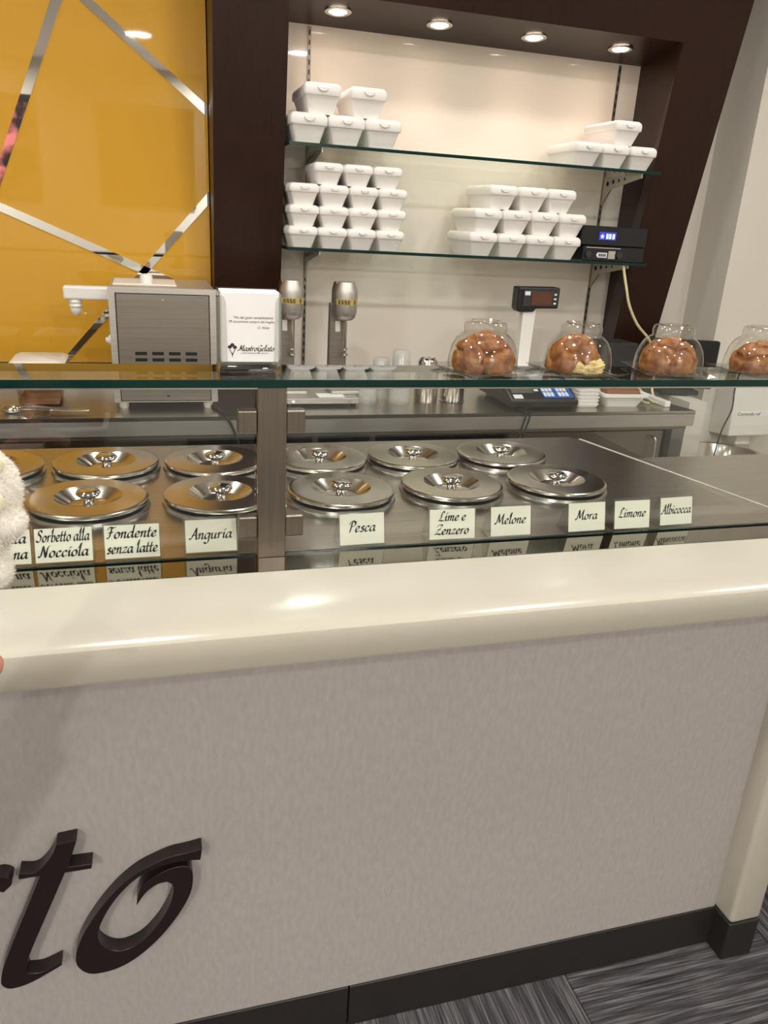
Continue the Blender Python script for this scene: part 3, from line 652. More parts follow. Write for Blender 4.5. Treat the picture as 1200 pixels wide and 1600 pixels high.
# ------------------------------------------------------------------ foam takeout boxes
def box_proto(w_, h, l):
    t = thing('takeout_box', 'x', 'takeout box')
    bw = w_*0.66; lid = h*0.40
    MB().loft([rrect(0, l/2, bw, l*0.76, 0.008, 0.0), rrect(0, l/2, w_*0.90, l*0.93, 0.009, h-lid-0.002), rrect(0, l/2, w_*0.93, l*0.95, 0.009, h-lid+0.002)]).build('tub', 'white_foam', t, True, 50)
    lo = h - lid
    ld = MB().loft([rrect(0, l/2, w_*0.97, l*0.98, 0.012, lo), rrect(0, l/2, w_, l, 0.012, lo+0.004), rrect(0, l/2, w_, l, 0.012, h-lid*0.40), rrect(0, l/2, w_-0.006, l-0.006, 0.011, h-lid*0.18), rrect(0, l/2, w_-0.020, l-0.020, 0.009, h)]).build('lid', 'white_foam', t, True, 50)
    pts = [(w_*0.14*math.cos(a), lo+lid*0.62-lid*0.34*math.sin(a)) for a in [PI*k/8 for k in range(9)]]
    MB().prism(pts, 1, -0.0065, 0.002, 0.0008, 1).build('tab', 'white_foam', ld)
    return t
SB, MBX, LB = (0.1005, 0.0665, 0.19), (0.109, 0.079, 0.245), (0.123, 0.088, 0.245)
protos = {}
ORD = ('leftmost', 'second from left', 'third from left', 'rightmost')
def place_box(kind, x, z, label, group, rot=0.0):
    if kind not in protos: o = protos[kind] = box_proto(*kind)
    else: o = copy_tree(protos[kind])
    o.location = (x + kind[0]/2, 2.755, z); o.rotation_euler = (0, 0, rot); o['label'] = label; o['group'] = group
def ordn(i, n): return {1: ('single',), 2: ('left', 'right'), 3: ('left', 'middle', 'right'), 4: ('leftmost', 'second', 'third', 'rightmost')}[n][i]
ROWS = ('bottom', 'second', 'third', 'top')
def pile(kind, z0, rows, where, rotmap={}):
    for r, xs in enumerate(rows):
        rn = 'top' if r == len(rows)-1 else ('bottom' if r == 0 else ('middle' if len(rows) == 3 else ROWS[r]))
        for i, x in enumerate(xs):
            lb = '%s white foam takeout box in the %s row, %s' % (ordn(i, len(xs)), rn, where)
            place_box(kind, x, z0 + 0.0004 + r*(kind[1]+0.0003), lb, 'white foam takeout boxes', rotmap.get((r, i), random.uniform(-0.012, 0.012)))
pile(LB, SH['upper'], [[0.463, 0.588, 0.712], [0.505, 0.657]], 'upper shelf left pile')
pile(MBX, SH['upper'], [[1.481, 1.592, 1.705], [1.628]], 'upper shelf right pile')
pile(SB, SH['lower'], [[0.462, 0.5635, 0.665, 0.7665], [0.464, 0.5655, 0.667, 0.7685], [0.463, 0.5645, 0.667, 0.7685], [0.543, 0.6445, 0.747]], 'lower shelf left pile')
pile(MBX, SH['lower'], [[1.109, 1.221, 1.3325, 1.444], [1.119, 1.2315, 1.343, 1.4545], [1.170, 1.287, 1.401]], 'lower shelf right pile')

# ------------------------------------------------------------------ dispenser, sink, right wall
t = thing('towel_dispenser', 'white plastic dispenser on the wall above the steel sink', 'dispenser', (2.50, 2.87, 0.70))
MB().prism([(0.0, 0.0), (-0.13, 0.012), (-0.13, 0.06), (-0.115, 0.24), (-0.09, 0.30), (0.0, 0.30)], 0, -0.13, 0.115, 0.006).build('body', 'white_plastic', t)
MB().box(-0.055, 0.02, -0.095, -0.03, -0.038, 0.006, 0.004).build('spout', 'white_plastic', t)
mbt = MB().box(-0.11, 0.108, -0.1275, -0.1245, 0.098, 0.118).build('name_strip', 'paper', t)
flat_text('lettering', 'Comenda ref', 0.022, 'ink', mbt, (-0.105, -0.1279, 0.102), (PI/2, 0, 0))
tag(MB().box(-0.14, 0.12, -0.10, -0.004, 0, 0.20, 0.004).build('wall_box', 'taupe'), 'taupe box on the right wall partly beside the white dispenser', 'box').location = (2.80, 2.87, 0.80)
t = thing('wash_basin', 'round steel wash basin under the white dispenser', 'basin', (2.29, 2.66, 0.66))
MB().lathe([(0.05, -0.13), (0.10, -0.115), (0.145, -0.06), (0.160, 0.0), (0.172, 0.003), (0.172, 0.006), (0.158, 0.004), (0.142, -0.058), (0.098, -0.110), (0.0, -0.122)], (0, 0, 0), 40, None, False).build('bowl', 'steel_lid', t, True, 60)
MB().lathe([(0.04, -0.66), (0.04, -0.125)], (0, 0, 0), 20).build('pedestal', 'steel', t, True)
tag(MB().tube([(2.36, 2.735, 1.02), (2.34, 2.725, 0.92), (2.325, 2.70, 0.84), (2.28, 2.68, 0.76), (2.25, 2.66, 0.66), (2.25, 2.66, 0.56)], 0.003).build('thin_cord', 'black_rubber', None, True), 'thin black cord hanging in front of the white dispenser', 'cord')

# ================================================================== FRONT COUNTER
PX1 = 1.157
ct = thing('serving_counter', 'grey fabric-textured serving counter with cream ledge and dark plinth', 'counter', (-0.2, 1.07, 0))
MB().box(-1.4, PX1+0.2, 0.0, 0.03, 0.104, 0.866).build('front_panel', 'panel_fabric', ct)
MB().box(-1.4, 0.513, -0.004, 0.03, 0.0, 0.104, 0.001).build('plinth', 'plinth', ct)
MB().box(0.516, PX1+0.2, -0.004, 0.03, 0.0, 0.104, 0.001).build('plinth', 'plinth', ct)
MB().box(-1.4, PX1+0.2, 0.78, 0.80, 0.0, 0.93).build('rear_panel', 'steel_dark', ct)
MB().box(-1.4, -1.37, 0.03, 0.78, 0.0, 0.92).build('end_panel', 'panel_fabric', ct)
MB().box(PX1+0.17, PX1+0.2, 0.03, 0.78, 0.104, 0.92).build('end_panel', 'panel_fabric', ct)
lg = MB().box(1.356, 1.436, -0.053, 0.04, 0.104, 0.868, 0.010, 3).build('leg', 'cream_lacquer', ct, True, 60)
MB().box(1.356, 1.436, -0.053, 0.04, 0.0, 0.104, 0.003).build('foot', 'plinth', lg)['label'] = 'dark foot of the cream leg'
# right wing, set back
rw = thing('serving_counter', 'set-back grey counter wing to the right of the corner leg', 'counter', (1.75, 1.5, 0))
MB().box(-0.52, 0.45, -0.04, 0.0, 0.104, 0.93).build('front_panel', 'panel_fabric', rw)
MB().box(-0.52, 0.45, -0.044, 0.0, 0.0, 0.104).build('plinth', 'plinth', rw)
# cream ledge
prof = [(1.085, 0.866), (1.020, 0.868), (1.014, 0.871), (1.010, 0.878), (1.009, 0.918), (1.011, 0.926), (1.017, 0.932), (1.030, 0.937), (1.055, 0.9455), (1.085, 0.9545), (1.115, 0.9610), (1.135, 0.9645), (1.143, 0.9655), (1.145, 0.9640), (1.145, 0.93), (1.085, 0.93)]
lgd = MB().prism([(y-1.08, z) for y, z in prof], 0, -1.4, 2.4).build('ledge', 'cream_lacquer', ct, True, 30)
lgd.location = (0, 0.01, 0); lgd['label'] = 'glossy cream lacquered ledge'
# steel deck
ZD = 0.965
dk = thing('steel_worktop', 'brushed steel counter deck with round wells for gelato lids', 'counter deck', (0, 1.22, ZD))
MB().prism([(-1.6, -0.004), (1.290, -0.004), (1.262, 0.10), (1.128-0.006, 0.646), (1.10, 0.672), (-1.6, 0.672)], 2, -0.03, 0.0).build('deck_plate', 'steel_deck', dk)
MB().prism([(1.294, -0.004), (2.2, -0.004), (2.2, 0.462), (1.178, 0.462), (1.266, 0.10)], 2, -0.03, 0.0).build('wing_plate', 'steel_deck', dk)
MB().prism([(1.290, -0.003), (1.294, -0.003), (1.266, 0.10), (1.130, 0.65), (1.124, 0.65), (1.262, 0.10)], 2, -0.004, 0.0012).build('joint_bead', 'sealant', dk)
MB().box(-1.6, 2.2, -0.074, -0.006, -0.03, 0.0).build('front_strip', 'steel_polished', dk)
LIDS_F = [(-0.123, 1.485), (0.121, 1.485), (0.362, 1.482), (0.606, 1.488), (0.855, 1.488)]
LIDS_B = [(-0.332, 1.712), (-0.100, 1.718), (0.128, 1.712), (0.364, 1.708), (0.590, 1.706), (0.817, 1.706)]
R = 0.108
for x, y in LIDS_F + LIDS_B:
    o = MB().lathe([(R+0.004, 0.0), (R+0.002, 0.006), (R-0.004, 0.008), (R-0.010, 0.008)], (x, y-1.22, 0), 48, None, False).build('well_collar', 'steel_deck', dk, True)
def lid_proto():
    t = thing('gelato_cover', 'x', 'cover')
    MB().lathe([(R-0.006, 0.0), (R-0.004, 0.0045)], (0, 0, 0), 48, None, False).build('gasket', 'black_rubber', t, True)
    MB().lathe([(R-0.006, 0.0045), (R, 0.0045), (R+0.001, 0.007), (R, 0.0105), (R-0.003, 0.0122), (R-0.005, 0.0125), (R-0.009, 0.0127), (0.064, 0.0142), (0.061, 0.0143), (0.060, 0.0135), (0.058, 0.0120), (0.038, -0.003), (0.036, -0.004), (0.0, -0.005)], (0, 0, 0), 64, None, False).build('plate', 'steel_lid', t, True, 25)
    MB().lathe([(0.010, -0.005), (0.009, 0.008), (0.012, 0.012), (0.020, 0.015), (0.023, 0.019), (0.021, 0.023), (0.012, 0.0255), (0, 0.026)], (0, 0, 0), 32).build('knob', 'chrome', t, True, 60)
    return t
LP = lid_proto(); used = False
fl = ['behind the nut sorbet card, nearest the plush toy', 'behind the watermelon card, just left of the post', 'behind the peach card, just right of the post', 'behind the lime and ginger card', 'behind the blackberry card, rightmost']
fl = ['directly behind the Sorbetto alla Nocciola card', 'directly behind the Anguria card, left of the post', 'directly behind the Pesca card, right of the post', 'directly behind the Lime e Zenzero card', 'rightmost, behind the Mora card']
bl = ['cut by the left edge, partly behind the plush toy', 'second from the left edge', 'just left of the steel post', 'just right of the steel post', 'second from the right', 'rightmost']
for L, lab, row in ((LIDS_F, fl, 'front'), (LIDS_B, bl, 'back')):
    for (x, y), n in zip(L, lab):
        o = copy_tree(LP) if used else LP; used = True
        o.location = (x, y, ZD+0.0082); o['label'] = 'round steel gelato cover, %s row, %s' % (row, n); o['group'] = 'round steel gelato covers'
o = MB().lathe([(0.014, 0), (0.014, 0.003), (0.012, 0.0045), (0, 0.005)], (0, 0, 0), 24).build('metal_plug', 'steel_dark', None, True)
o.location = (-0.228, 1.60, ZD+0.0003); tag(o, 'small dark round plug on the deck near the plush toy', 'plug')

# post with clamps
YPOST = 1.200
t = thing('glass_post', 'flat brushed steel post with four clamps holding the front glass', 'post', (0.179, YPOST, ZD))
MB().box(-0.0225, 0.0225, 0.0, 0.018, 0.0, 0.2848, 0.0008).build('upright', 'steel_post', t)
for z in (0.211, 0.035):
    for s in (-1, 1):
        x0, x1 = (-0.053, -0.0228) if s < 0 else (0.0228, 0.053)
        c = MB().prism([(x0, z), (x1, z), (x1, z+0.037), (x0, z+0.037)], 1, 0.002, 0.024, 0.0022).build('clamp', 'steel_post', t)
# front glass panes
for x0, x1, n in ((-1.55, 0.1535, 'left'), (0.2045, 1.9, 'right')):
    g = thing('front_glass', 'clear upright glass pane %s of the steel post' % n, 'glass pane', ((x0+x1)/2, YPOST+0.0095, ZD+0.0005), 0, 'upright glass panes')
    hw = (x1-x0)/2
    MB().box(-hw, hw, 0, 0.006, 0.002, 0.2805).build('pane', 'glass', g)
    MB().box(-hw, hw, 0, 0.006, 0, 0.002).build('bottom_edge', 'glass_edge_dark', g)
# glass top shelf
ZS = 1.262
g = thing('glass_shelf', 'long green-edged glass shelf above the front counter', 'glass shelf', (0.3, 1.198, ZS))
MB().box(-1.9, 1.7, 0.003, 0.130, -0.012, 0).build('pane', 'shelf_glass', g)
MB().box(-1.9, 1.7, 0.0, 0.003, -0.012, 0).build('front_edge', 'glass_edge', g)
MB().box(-1.9, 1.7, 0.130, 0.1315, -0.012, 0).build('rear_edge', 'glass_edge', g)
MB().box(-1.9, 1.7, 0.004, 0.018, -0.0150, -0.0122).build('support_rail', 'steel_lid', g)

# ------------------------------------------------------------------ flavour cards
def flavour(px0, px1, py, lines, size=0.0185, label=None, w_=0.088, rz=0.0, align='C', dy=0.0):
    p0 = at(px0, py, 2, ZD); p1 = at(px1, py, 2, ZD); x = (p0.x+p1.x)/2
    w_ = (p1.x-p0.x)*0.985
    t = thing('flavour_card', label, 'sign', (x, 1.222+dy, ZD+0.0003), rz, 'flavour cards behind the glass')
    hh = 0.061; lean = 0.014
    W_ = w_/2
    h = MB()
    th = 0.0012
    h.prism([(0.0, 0.0), (lean, hh), (lean+th, hh), (th, th), (0.040, th), (lean+th, hh-0.004), (lean+2*th, hh), (0.0415, 0.0)], 0, -W_, W_)
    h.build('acrylic_holder', 'acrylic', t)
    u = Vector((0, lean, hh)).normalized(); n = Vector((0, -u.z, u.y))
    def Q(x_, v, o_): return Vector((x_, 0, 0)) + u*v + n*o_
    c = W_-0.0025
    MB().loft([[Q(-c, 0.004, 0.0005), Q(c, 0.004, 0.0005), Q(c, hh-0.003, 0.0005), Q(-c, hh-0.003, 0.0005)], [Q(-c, 0.004, 0.0009), Q(c, 0.004, 0.0009), Q(c, hh-0.003, 0.0009), Q(-c, hh-0.003, 0.0009)]]).build('card', 'card', t)
    mb = MB(); lh = 0.0245
    y0 = 0.026 if len(lines) == 1 else 0.037
    for k, s in enumerate(lines):
        sz = size; wd = text_width(s)*sz; sq = min(1.0, 2*c*0.93/wd); wd *= sq
        xs = -wd/2 - 0.001 if align == 'C' else (c-0.006-wd - (0.0 if k == 0 else -0.001))
        script_text(mb, s, sz, Q(xs, y0 - k*lh, 0.0014), Vector((1, 0, 0)), u, nib=0.15, sq=sq)
    mb.build('lettering', 'ink', t)
flavour(-42, 52, 889, ['ata', 'na'], 0.0215, 'pale flavour card partly hidden behind the white plush toy', align='R')
flavour(54, 149, 882, ['Sorbetto alla', 'Nocciola'], 0.0215, 'pale flavour card reading Sorbetto alla Nocciola')
flavour(162, 254, 877, ['Fondente', 'senza latte'], 0.0215, 'pale flavour card reading Fondente senza latte')
flavour(288, 375, 869, ['Anguria'], 0.0215, 'pale flavour card reading Anguria', dy=0.006)
flavour(529, 607, 857, ['Pesca'], 0.0225, 'pale flavour card reading Pesca', rz=math.radians(1.5))
flavour(669, 748, 848, ['Lime e', 'Zenzero'], 0.0205, 'pale flavour card reading Lime e Zenzero', rz=math.radians(-2))
flavour(762, 833, 840, ['Melone'], 0.0215, 'pale flavour card reading Melone')
flavour(884, 951, 834, ['Mora'], 0.0215, 'pale flavour card reading Mora', rz=math.radians(1))
flavour(955, 1019, 829, ['Limone'], 0.0215, 'pale flavour card reading Limone')
flavour(1026, 1086, 823, ['Albicocca'], 0.0215, 'pale flavour card reading Albicocca', rz=math.radians(2), dy=0.006)

# ------------------------------------------------------------------ napkin holder
t = thing('napkin_holder', 'clear napkin holder full of white printed napkins on the glass shelf', 'napkin holder', (0.153, 1.270, ZS+0.0004))
MB().loft([rrect(0, 0.015, 0.098, 0.075, 0.006, 0), rrect(0, 0.015, 0.098, 0.075, 0.006, 0.006), rrect(0, 0.015, 0.092, 0.068, 0.006, 0.014)]).build('base', 'acrylic', t, True)
for s in (-1, 1):
    MB().box(s*0.0475-0.001, s*0.0475+0.001, -0.012, 0.042, 0.008, 0.122).build('side_wall', 'acrylic', t)
    MB().prism([(s*0.0475, 0.010), (s*0.0475, 0.118), (s*0.041, 0.116), (s*0.038, 0.108), (s*0.036, 0.016), (s*0.030, 0.010)], 1, -0.0135, -0.012).build('front_lip', 'acrylic', t)
MB().box(-0.048, 0.048, 0.042, 0.0435, 0.008, 0.125).build('back_wall', 'acrylic', t)
na = MB().box(-0.0445, 0.0445, -0.010, 0.041, 0.0155, 0.123, 0.0015).build('napkins', 'paper', t)
for k in range(9): MB().box(-0.0447, 0.0447, -0.008+0.0055*k, -0.0055+0.0055*k, 0.0156, 0.1235+0.0006*(k % 2)).build('napkin_fold', 'paper', na)
rot = (PI/2, 0, 0)
flat_text('quote', '"Ho dei gusti semplicissimi.', 0.0058, 'ink_plum', na, (-0.028, -0.0104, 0.083), rot, 0.35)
flat_text('quote', 'Mi accontento sempre del meglio..."', 0.0052, 'ink_plum', na, (-0.034, -0.0104, 0.077), rot, 0.35)
flat_text('quote', 'O. Wilde', 0.0050, 'ink_plum', na, (0.010, -0.0104, 0.068), rot, 0.35)
mb = MB(); script_text(mb, 'MastroGelato', 0.0105, Vector((-0.0195, -0.0104, 0.0335)), Vector((1, 0, 0)), Vector((0, 0, 1)), nib=0.15, slant=0.3)
mb.build('brand_lettering', 'ink', na)
flat_text('small_print', "L'ARTE NATURALE DEL GELATO", 0.0030, 'ink', na, (-0.016, -0.0104, 0.0290), rot, 0.2)
mb = MB()
for cx_, cz_, r_ in ((-0.0325, 0.0395, 0.0030), (-0.0285, 0.0425, 0.0032), (-0.0245, 0.0390, 0.0030)):
    mb.face([(cx_+r_*math.cos(2*PI*i/14), -0.0104, cz_+r_*math.sin(2*PI*i/14)*0.9) for i in range(14)][::-1])
mb.build('emblem_scoops', 'ink_plum', na)
mb = MB(); mb.face([(-0.0335, -0.0104, 0.036), (-0.0285, -0.0104, 0.026), (-0.0235, -0.0104, 0.036), (-0.0245, -0.0104, 0.0362), (-0.0285, -0.0104, 0.0285), (-0.0325, -0.0104, 0.0362)])
mb.face([(-0.029, -0.0104, 0.024), (-0.028, -0.0104, 0.024), (-0.028, -0.0104, 0.030), (-0.029, -0.0104, 0.030)]); mb.build('emblem_cone', 'ink', na)

# ------------------------------------------------------------------ bread under glass domes
from mathutils import noise as mnoise
def bread_mesh(seed, rx, ry, rz_):
    """brioche: a knob and a ring of unequal lobes parted by narrow creases, rough skin, flat bottom"""
    rnd = random.Random(seed); b = bmesh.new(); bmesh.ops.create_uvsphere(b, u_segments=96, v_segments=64, radius=1.0)
    LV = [Vector((0.15*rnd.uniform(-1, 1), 0.15*rnd.uniform(-1, 1), 1)).normalized()]
    n1 = rnd.choice((5, 6)); a0 = rnd.uniform(0, 6)
    for k in range(n1):
        a = a0 + 2*PI*(k+rnd.uniform(-.22, .22))/n1; e = rnd.uniform(0.0, 0.42); LV.append(Vector((math.cos(a)*math.cos(e), math.sin(a)*math.cos(e), math.sin(e))))
    for k in range(3):
        a = rnd.uniform(0, 2*PI); LV.append(Vector((math.cos(a)*0.75, math.sin(a)*0.75, 0.66)))
    of = Vector((seed*3.1, seed*1.7, 0))
    for v in b.verts:
        d = v.co.normalized()
        w_ = d + 0.22*Vector(mnoise.noise_vector(d*2.2+of))
        ds = sorted(((w_.normalized()-c.normalized()).length for c in LV))
        crease = max(0.0, 1.0 - (ds[1]-ds[0])/0.17)
        k = 1.0 - 0.17*crease**1.3 - 0.10*ds[0]**2 + 0.06*mnoise.noise(d*3+of) + 0.02*mnoise.noise(d*9+of)
        z = max(d.z*k, -0.28 + 0.02*mnoise.noise(d*6))
        sq = 1.0 if d.z > -0.1 else 1.0
        v.co = Vector((d.x*k*rx*sq, d.y*k*ry*sq, (z+0.28)*rz_*0.96))
    return b
DOMES = [  # dome centre pixel, bread radii, offset, label
 (752, 'leftmost bread dome on the glass shelf', 0.0555, 0.050, 0.0535, 0.001, 11, 1.0),
 (899, 'second bread dome from the left, over a bread with pale crumb', 0.050, 0.047, 0.0525, -0.007, 23, 1.0),
 (1041, 'third bread dome from the left', 0.0555, 0.050, 0.0495, 0.0, 37, 1.02),
 (1180, 'bread dome cut by the right edge of the photo', 0.0565, 0.050, 0.046, 0.002, 52, 1.03)]
YD = 1.272
for k, (px, lb, rx, ry, rz_, off, seed, sc) in enumerate(DOMES):
    p = at(px, 583, 1, YD)
    pl = thing('square_plate', ('clear square plate under the leftmost bread', 'clear square plate under the bread with pale crumb', 'clear square plate under the third bread', 'clear square plate under the bread at the right edge')[k], 'plate', (p.x, YD, ZS+0.0003), math.radians((12, 8, -14, 6)[k]), 'clear square plates')
    m = MB(); s = 0.066; z0, z1_ = 0.001, 0.007
    m.loft([[(-s*.82, -s*.82, 0.0), (s*.82, -s*.82, 0.0), (s*.82, s*.82, 0.0), (-s*.82, s*.82, 0.0)], [(-s, -s, 0.006), (s, -s, 0.006), (s, s, 0.006), (-s, s, 0.006)], [(-s, -s, 0.0075), (s, -s, 0.0075), (s, s, 0.0075), (-s, s, 0.0075)], [(-s*.80, -s*.80, 0.0025), (s*.80, -s*.80, 0.0025), (s*.80, s*.80, 0.0025), (-s*.80, s*.80, 0.0025)]])
    m.build('plate_body', 'acrylic', pl)
    br = thing('brioche', ('leftmost golden brown brioche under glass', 'golden brioche with pale crumb showing at its front', 'third golden brioche from the left, creased across', 'darker brioche at the right edge of the photo')[k], 'bread', (p.x+off, YD, ZS+0.0040), 0, 'brioches under glass domes')
    MB().join(bread_mesh(seed, rx, ry, rz_)).build('crust', 'crust', br, True, 180)
    if k == 1:
        b = bmesh.new(); bmesh.ops.create_icosphere(b, subdivisions=5, radius=1.0)
        for v in b.verts:
            d = v.co.normalized(); k_ = 1 + 0.16*mnoise.noise(d*2.6+Vector((5, 2, 1))) + 0.09*mnoise.noise(d*7) + 0.05*mnoise.noise(d*17)
            v.co = Vector((d.x*0.036*k_, d.y*0.026*k_, max(d.z*k_, -0.62)*0.0185))
        MB().join(b, Matrix.Translation((0.010, -0.0235, 0.0118))).build('crumb', 'crumb', br, True, 180)
    dm = thing('glass_dome', 'glass bowl cover, ' + lb, 'dome', (p.x+0.0, YD, ZS+0.0032), 0, 'glass domes over bread')
    r = 0.0605*sc
    prof = [(r, 0.0), (r*1.01, 0.012), (r*0.985, 0.026), (r*0.92, 0.042), (r*0.80, 0.055), (r*0.66, 0.0625), (r*0.60, 0.064), (r*0.60, 0.067), (r*0.615, 0.074), (r*0.585, 0.081), (r*0.50, 0.0845), (r*0.42, 0.085)]
    MB().lathe(prof + [(r*0.40, 0.082), (0, 0.082)], (0, 0, 0), 48, None, False).build('bowl', 'dome_glass', dm, True, 180)
    MB().lathe([(r*0.997, 0.0), (r*1.022, 0.0), (r*1.03, 0.0015), (r*1.022, 0.003), (r*0.997, 0.003)], (0, 0, 0), 48, None, False).build('rim', 'acrylic', dm, True)

# ------------------------------------------------------------------ raised letters on the counter
YLF = 1.043
def zl(a, b_): p = at(a/2.857, 1260 + b_/2.857, 1, YLF); return (p.x, p.z)
def smooth_closed(pts, n=4):
    V = [Vector((p[0], p[1], 0)) for p in pts]; out = []; N = len(V)
    for i in range(N):
        p0, p1, p2, p3 = V[i-1], V[i], V[(i+1) % N], V[(i+2) % N]
        sharp1 = (p1-p0).angle(p2-p1, 0) > 0.9; sharp2 = (p2-p1).angle(p3-p2, 0) > 0.9
        if sharp1: p0 = p1
        if sharp2: p3 = p2
        for k in range(n):
            t_ = k/n; q_ = 0.5*((2*p1) + (p2-p0)*t_ + (2*p0-5*p1+4*p2-p3)*t_*t_ + (3*p1-p0-3*p2+p3)*t_**3); out.append((q_.x, q_.y))
    return out
T_ = [(250,172),(342,152),(305,272),(412,258),(408,278),(290,297),(215,470),(150,620),(120,705),(128,748),(190,740),(274,700),(277,709),(230,737),(150,782),(90,806),(40,815),(9,800),(5,775),(15,720),(60,600),(110,480),(178,312),(85,327),(82,318),(86,300),(150,298),(190,272),(232,218)]
O_ = [(903,190),(830,210),(760,227),(680,262),(610,300),(530,365),(450,455),(385,550),(350,625),(338,685),(352,722),(395,747),(450,745),(530,722),(620,670),(720,580),(800,480),(850,390),(862,320),(852,280),(815,268),(750,284),(692,314),(640,352),(618,392),(610,445),(650,388),(700,350),(745,338),(773,358),(762,430),(712,520),(640,600),(560,642),(500,643),(452,617),(437,580),(455,515),(505,430),(575,352),(650,298),(740,262),(840,243),(895,240)]
R_ = [(53,330),(50,352),(15,385),(-25,378),(-70,390),(-110,440),(-150,560),(-210,740),(-275,745),(-220,590),(-150,400),(-230,415),(-225,395),(-90,365),(-105,400),(-60,345),(-10,318),(30,318)]
def letter(name, pts, label, smooth=True):
    poly = [zl(*p) for p in pts]
    if smooth: poly = smooth_closed(poly)
    cx_ = sum(p[0] for p in poly)/len(poly); cz_ = min(p[1] for p in poly)
    poly = [(p[0]-cx_, p[1]-cz_) for p in poly]
    o = MB().prism(poly, 1, 0.0, 0.0265).build(name, 'letter'); o.location = (cx_, YLF, cz_)
    bv = o.modifiers.new('bevel', 'BEVEL'); bv.width = 0.0016; bv.segments = 2; bv.limit_method = 'ANGLE'; bv.angle_limit = math.radians(50)
    tag(o, label, 'letter', 'raised letters on the counter front')
letter('raised_letter', T_, 'raised dark script letter t on the counter front')
letter('raised_letter', O_, 'raised dark script letter o, last of the word on the counter front')
letter('raised_letter', R_, 'raised dark letter cut by the left edge of the counter front')

# ------------------------------------------------------------------ plush toy and the hand holding it
YT = 0.80
def PT(px, py, dy=0.0): return at(px, py, 1, YT+dy)
t = thing('plush_toy', 'white fluffy plush toy held up at the left edge', 'plush toy', tuple(PT(-60, 905)))
base = Vector(t.location)
blobs = [(PT(-42, 768), 0.043, 0.040, 0.044), (PT(-66, 850), 0.046, 0.042, 0.040), (PT(13, 816, -0.012), 0.0160, 0.020, 0.0175), (PT(-14, 834, -0.008), 0.018, 0.020, 0.018),
         (PT(-8, 892, -0.014), 0.0165, 0.02, 0.016), (PT(-95, 892, -0.014), 0.019, 0.02, 0.016), (PT(-130, 825, -0.012), 0.019, 0.02, 0.02), (PT(-90, 712), 0.018, 0.014, 0.024), (PT(-20, 738, -0.008), 0.020, 0.02, 0.020)]
mb = MB()
for c, a, b2, c2 in blobs: mb.ell(c-base, (a, b2, c2), 28, 18)
body = mb.build('body', 'plush', t, True, 180)
rm = body.modifiers.new('merge', 'REMESH'); rm.mode = 'VOXEL'; rm.voxel_size = 0.003; rm.use_smooth_shade = True
sm = body.modifiers.new('soften', 'SMOOTH'); sm.factor = 0.6; sm.iterations = 6
dg = bpy.context.evaluated_depsgraph_get(); me = bpy.data.meshes.new_from_object(body.evaluated_get(dg))
body.modifiers.clear(); old = body.data; body.data = me; bpy.data.meshes.remove(old)
rnd = random.Random(8); fur = MB().bm
polys = list(me.polygons)
for _ in range(26000):
    p = rnd.choice(polys); c = p.center; n = p.normal
    r1 = Vector((rnd.gauss(0, 1), rnd.gauss(0, 1), rnd.gauss(0, 1))); d = (n + 0.55*r1.normalized()).normalized()
    s = d.cross(r1).normalized()*0.0005; c = c + Vector((rnd.uniform(-.0015, .0015), rnd.uniform(-.0015, .0015), rnd.uniform(-.0015, .0015)))
    ln = rnd.uniform(0.002, 0.0045)
    fur.faces.new((fur.verts.new(c-s-n*0.001), fur.verts.new(c+s-n*0.001), fur.verts.new(c+d*ln)))
f_ = MB(); f_.bm.free(); f_.bm = fur
f_.build('fur', 'plush', t)['kind'] = 'stuff'
MB().ell(PT(-8, 726, -0.021)-base, (0.008, 0.006, 0.010), 18, 12).build('ear_patch', 'plush_patch', t, True)
MB().ell(PT(-10, 785, -0.031)-base, (0.009, 0.007, 0.012), 18, 12).build('face_patch', 'plush_patch', t, True)

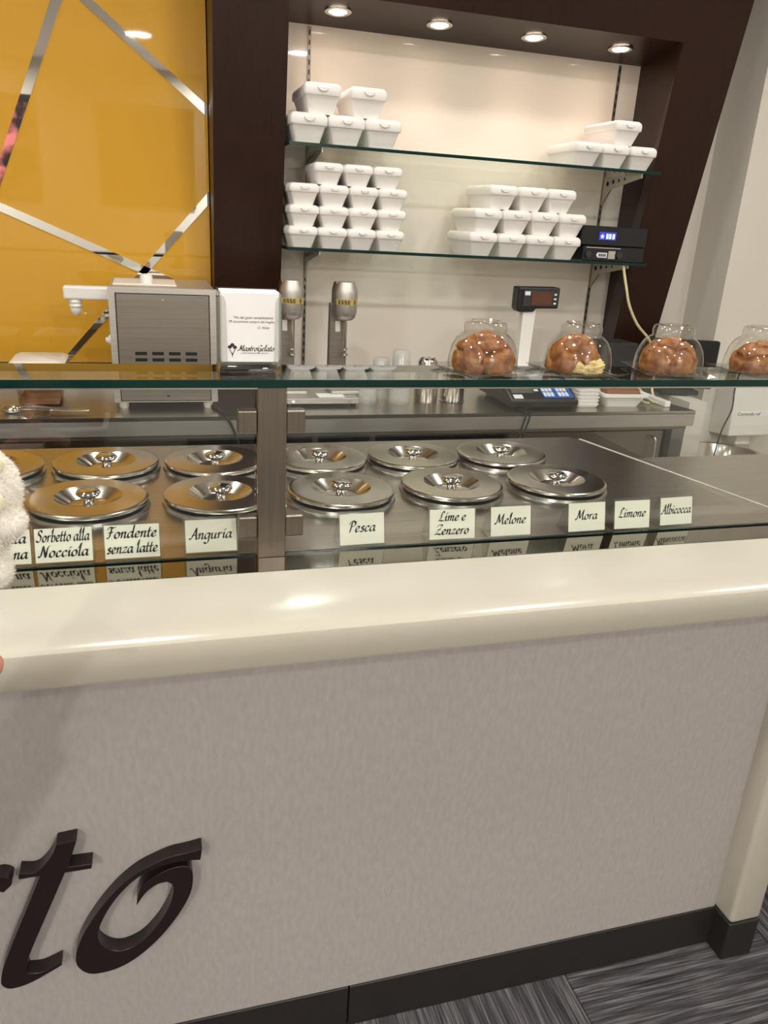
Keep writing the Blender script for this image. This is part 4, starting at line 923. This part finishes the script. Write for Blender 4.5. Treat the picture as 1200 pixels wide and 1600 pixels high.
# the hand: skin-modified skeleton (palm, five fingers, wrist, forearm)
o0 = PT(7, 1040, -0.015)                      # thumb tip
Bp = o0 + Vector((-0.078, 0.005, 0.014))     # palm centre
def skel(pts, edges, rad, root):
    me = bpy.data.meshes.new('hand'); me.from_pydata([tuple(p) for p in pts], edges, []); o = bpy.data.objects.new('hand', me); COL.objects.link(o)
    md = o.modifiers.new('skin', 'SKIN'); md.use_smooth_shade = True
    for i, r in enumerate(rad): me.skin_vertices[0].data[i].radius = (r, r)
    me.skin_vertices[0].data[root].use_root = True
    ss = o.modifiers.new('sub', 'SUBSURF'); ss.levels = 2; ss.render_levels = 2
    return o
pts, edges, rad = [], [], []
def add(p, r, frm=None):
    pts.append(p); rad.append(r)
    if frm is not None: edges.append((frm, len(pts)-1))
    return len(pts)-1
pc = add(Bp, 0.026)
wr = add(Bp + Vector((-0.055, -0.02, -0.05)), 0.026, pc)
fa = add(Bp + Vector((-0.14, -0.07, -0.12)), 0.034, wr)
add(Bp + Vector((-0.24, -0.13, -0.20)), 0.040, fa)
# thumb leaves the side of the palm and points towards the right of the frame
a = add(Bp + Vector((0.030, -0.010, 0.002)), 0.0135, pc); a = add(Bp + Vector((0.052, -0.010, -0.004)), 0.0125, a); a = add(o0 + Vector((-0.010, 0, 0.001)), 0.0125, a); add(o0, 0.0105, a)
for k, (dy, ln) in enumerate(((0.000, 1.0), (0.012, 1.1), (0.024, 1.02), (0.034, 0.82))):
    b0 = add(Bp + Vector((0.018-0.004*k, 0.012+dy, 0.024)), 0.0105, pc)
    b1 = add(Bp + Vector((0.028-0.004*k, 0.026+dy*1.2, 0.050*ln+0.006)), 0.0092, b0)
    b2_ = add(Bp + Vector((0.030-0.004*k, 0.026+dy*1.1, 0.076*ln+0.006)), 0.0085, b1)
    add(Bp + Vector((0.026-0.004*k, 0.020+dy, 0.094*ln+0.006)), 0.0075, b2_)
hand = skel(pts, edges, rad, pc)
dg = bpy.context.evaluated_depsgraph_get(); me = bpy.data.meshes.new_from_object(hand.evaluated_get(dg)); bpy.data.objects.remove(hand)
me.materials.clear(); me.materials.append(MATS['skin'])
pr = thing('person', 'hand of a person holding up the white plush toy at the left edge', 'person', tuple(Bp))
ho = bpy.data.objects.new('hand', me); COL.objects.link(ho); ho.parent = pr; ho.location = -Bp
MB().tube([Vector((-0.13, -0.064, -0.112)), Vector((-0.26, -0.14, -0.215))], 0.052, 18, 0).build('sleeve', 'sleeve', pr, True)
bpy.context.view_layer.update()
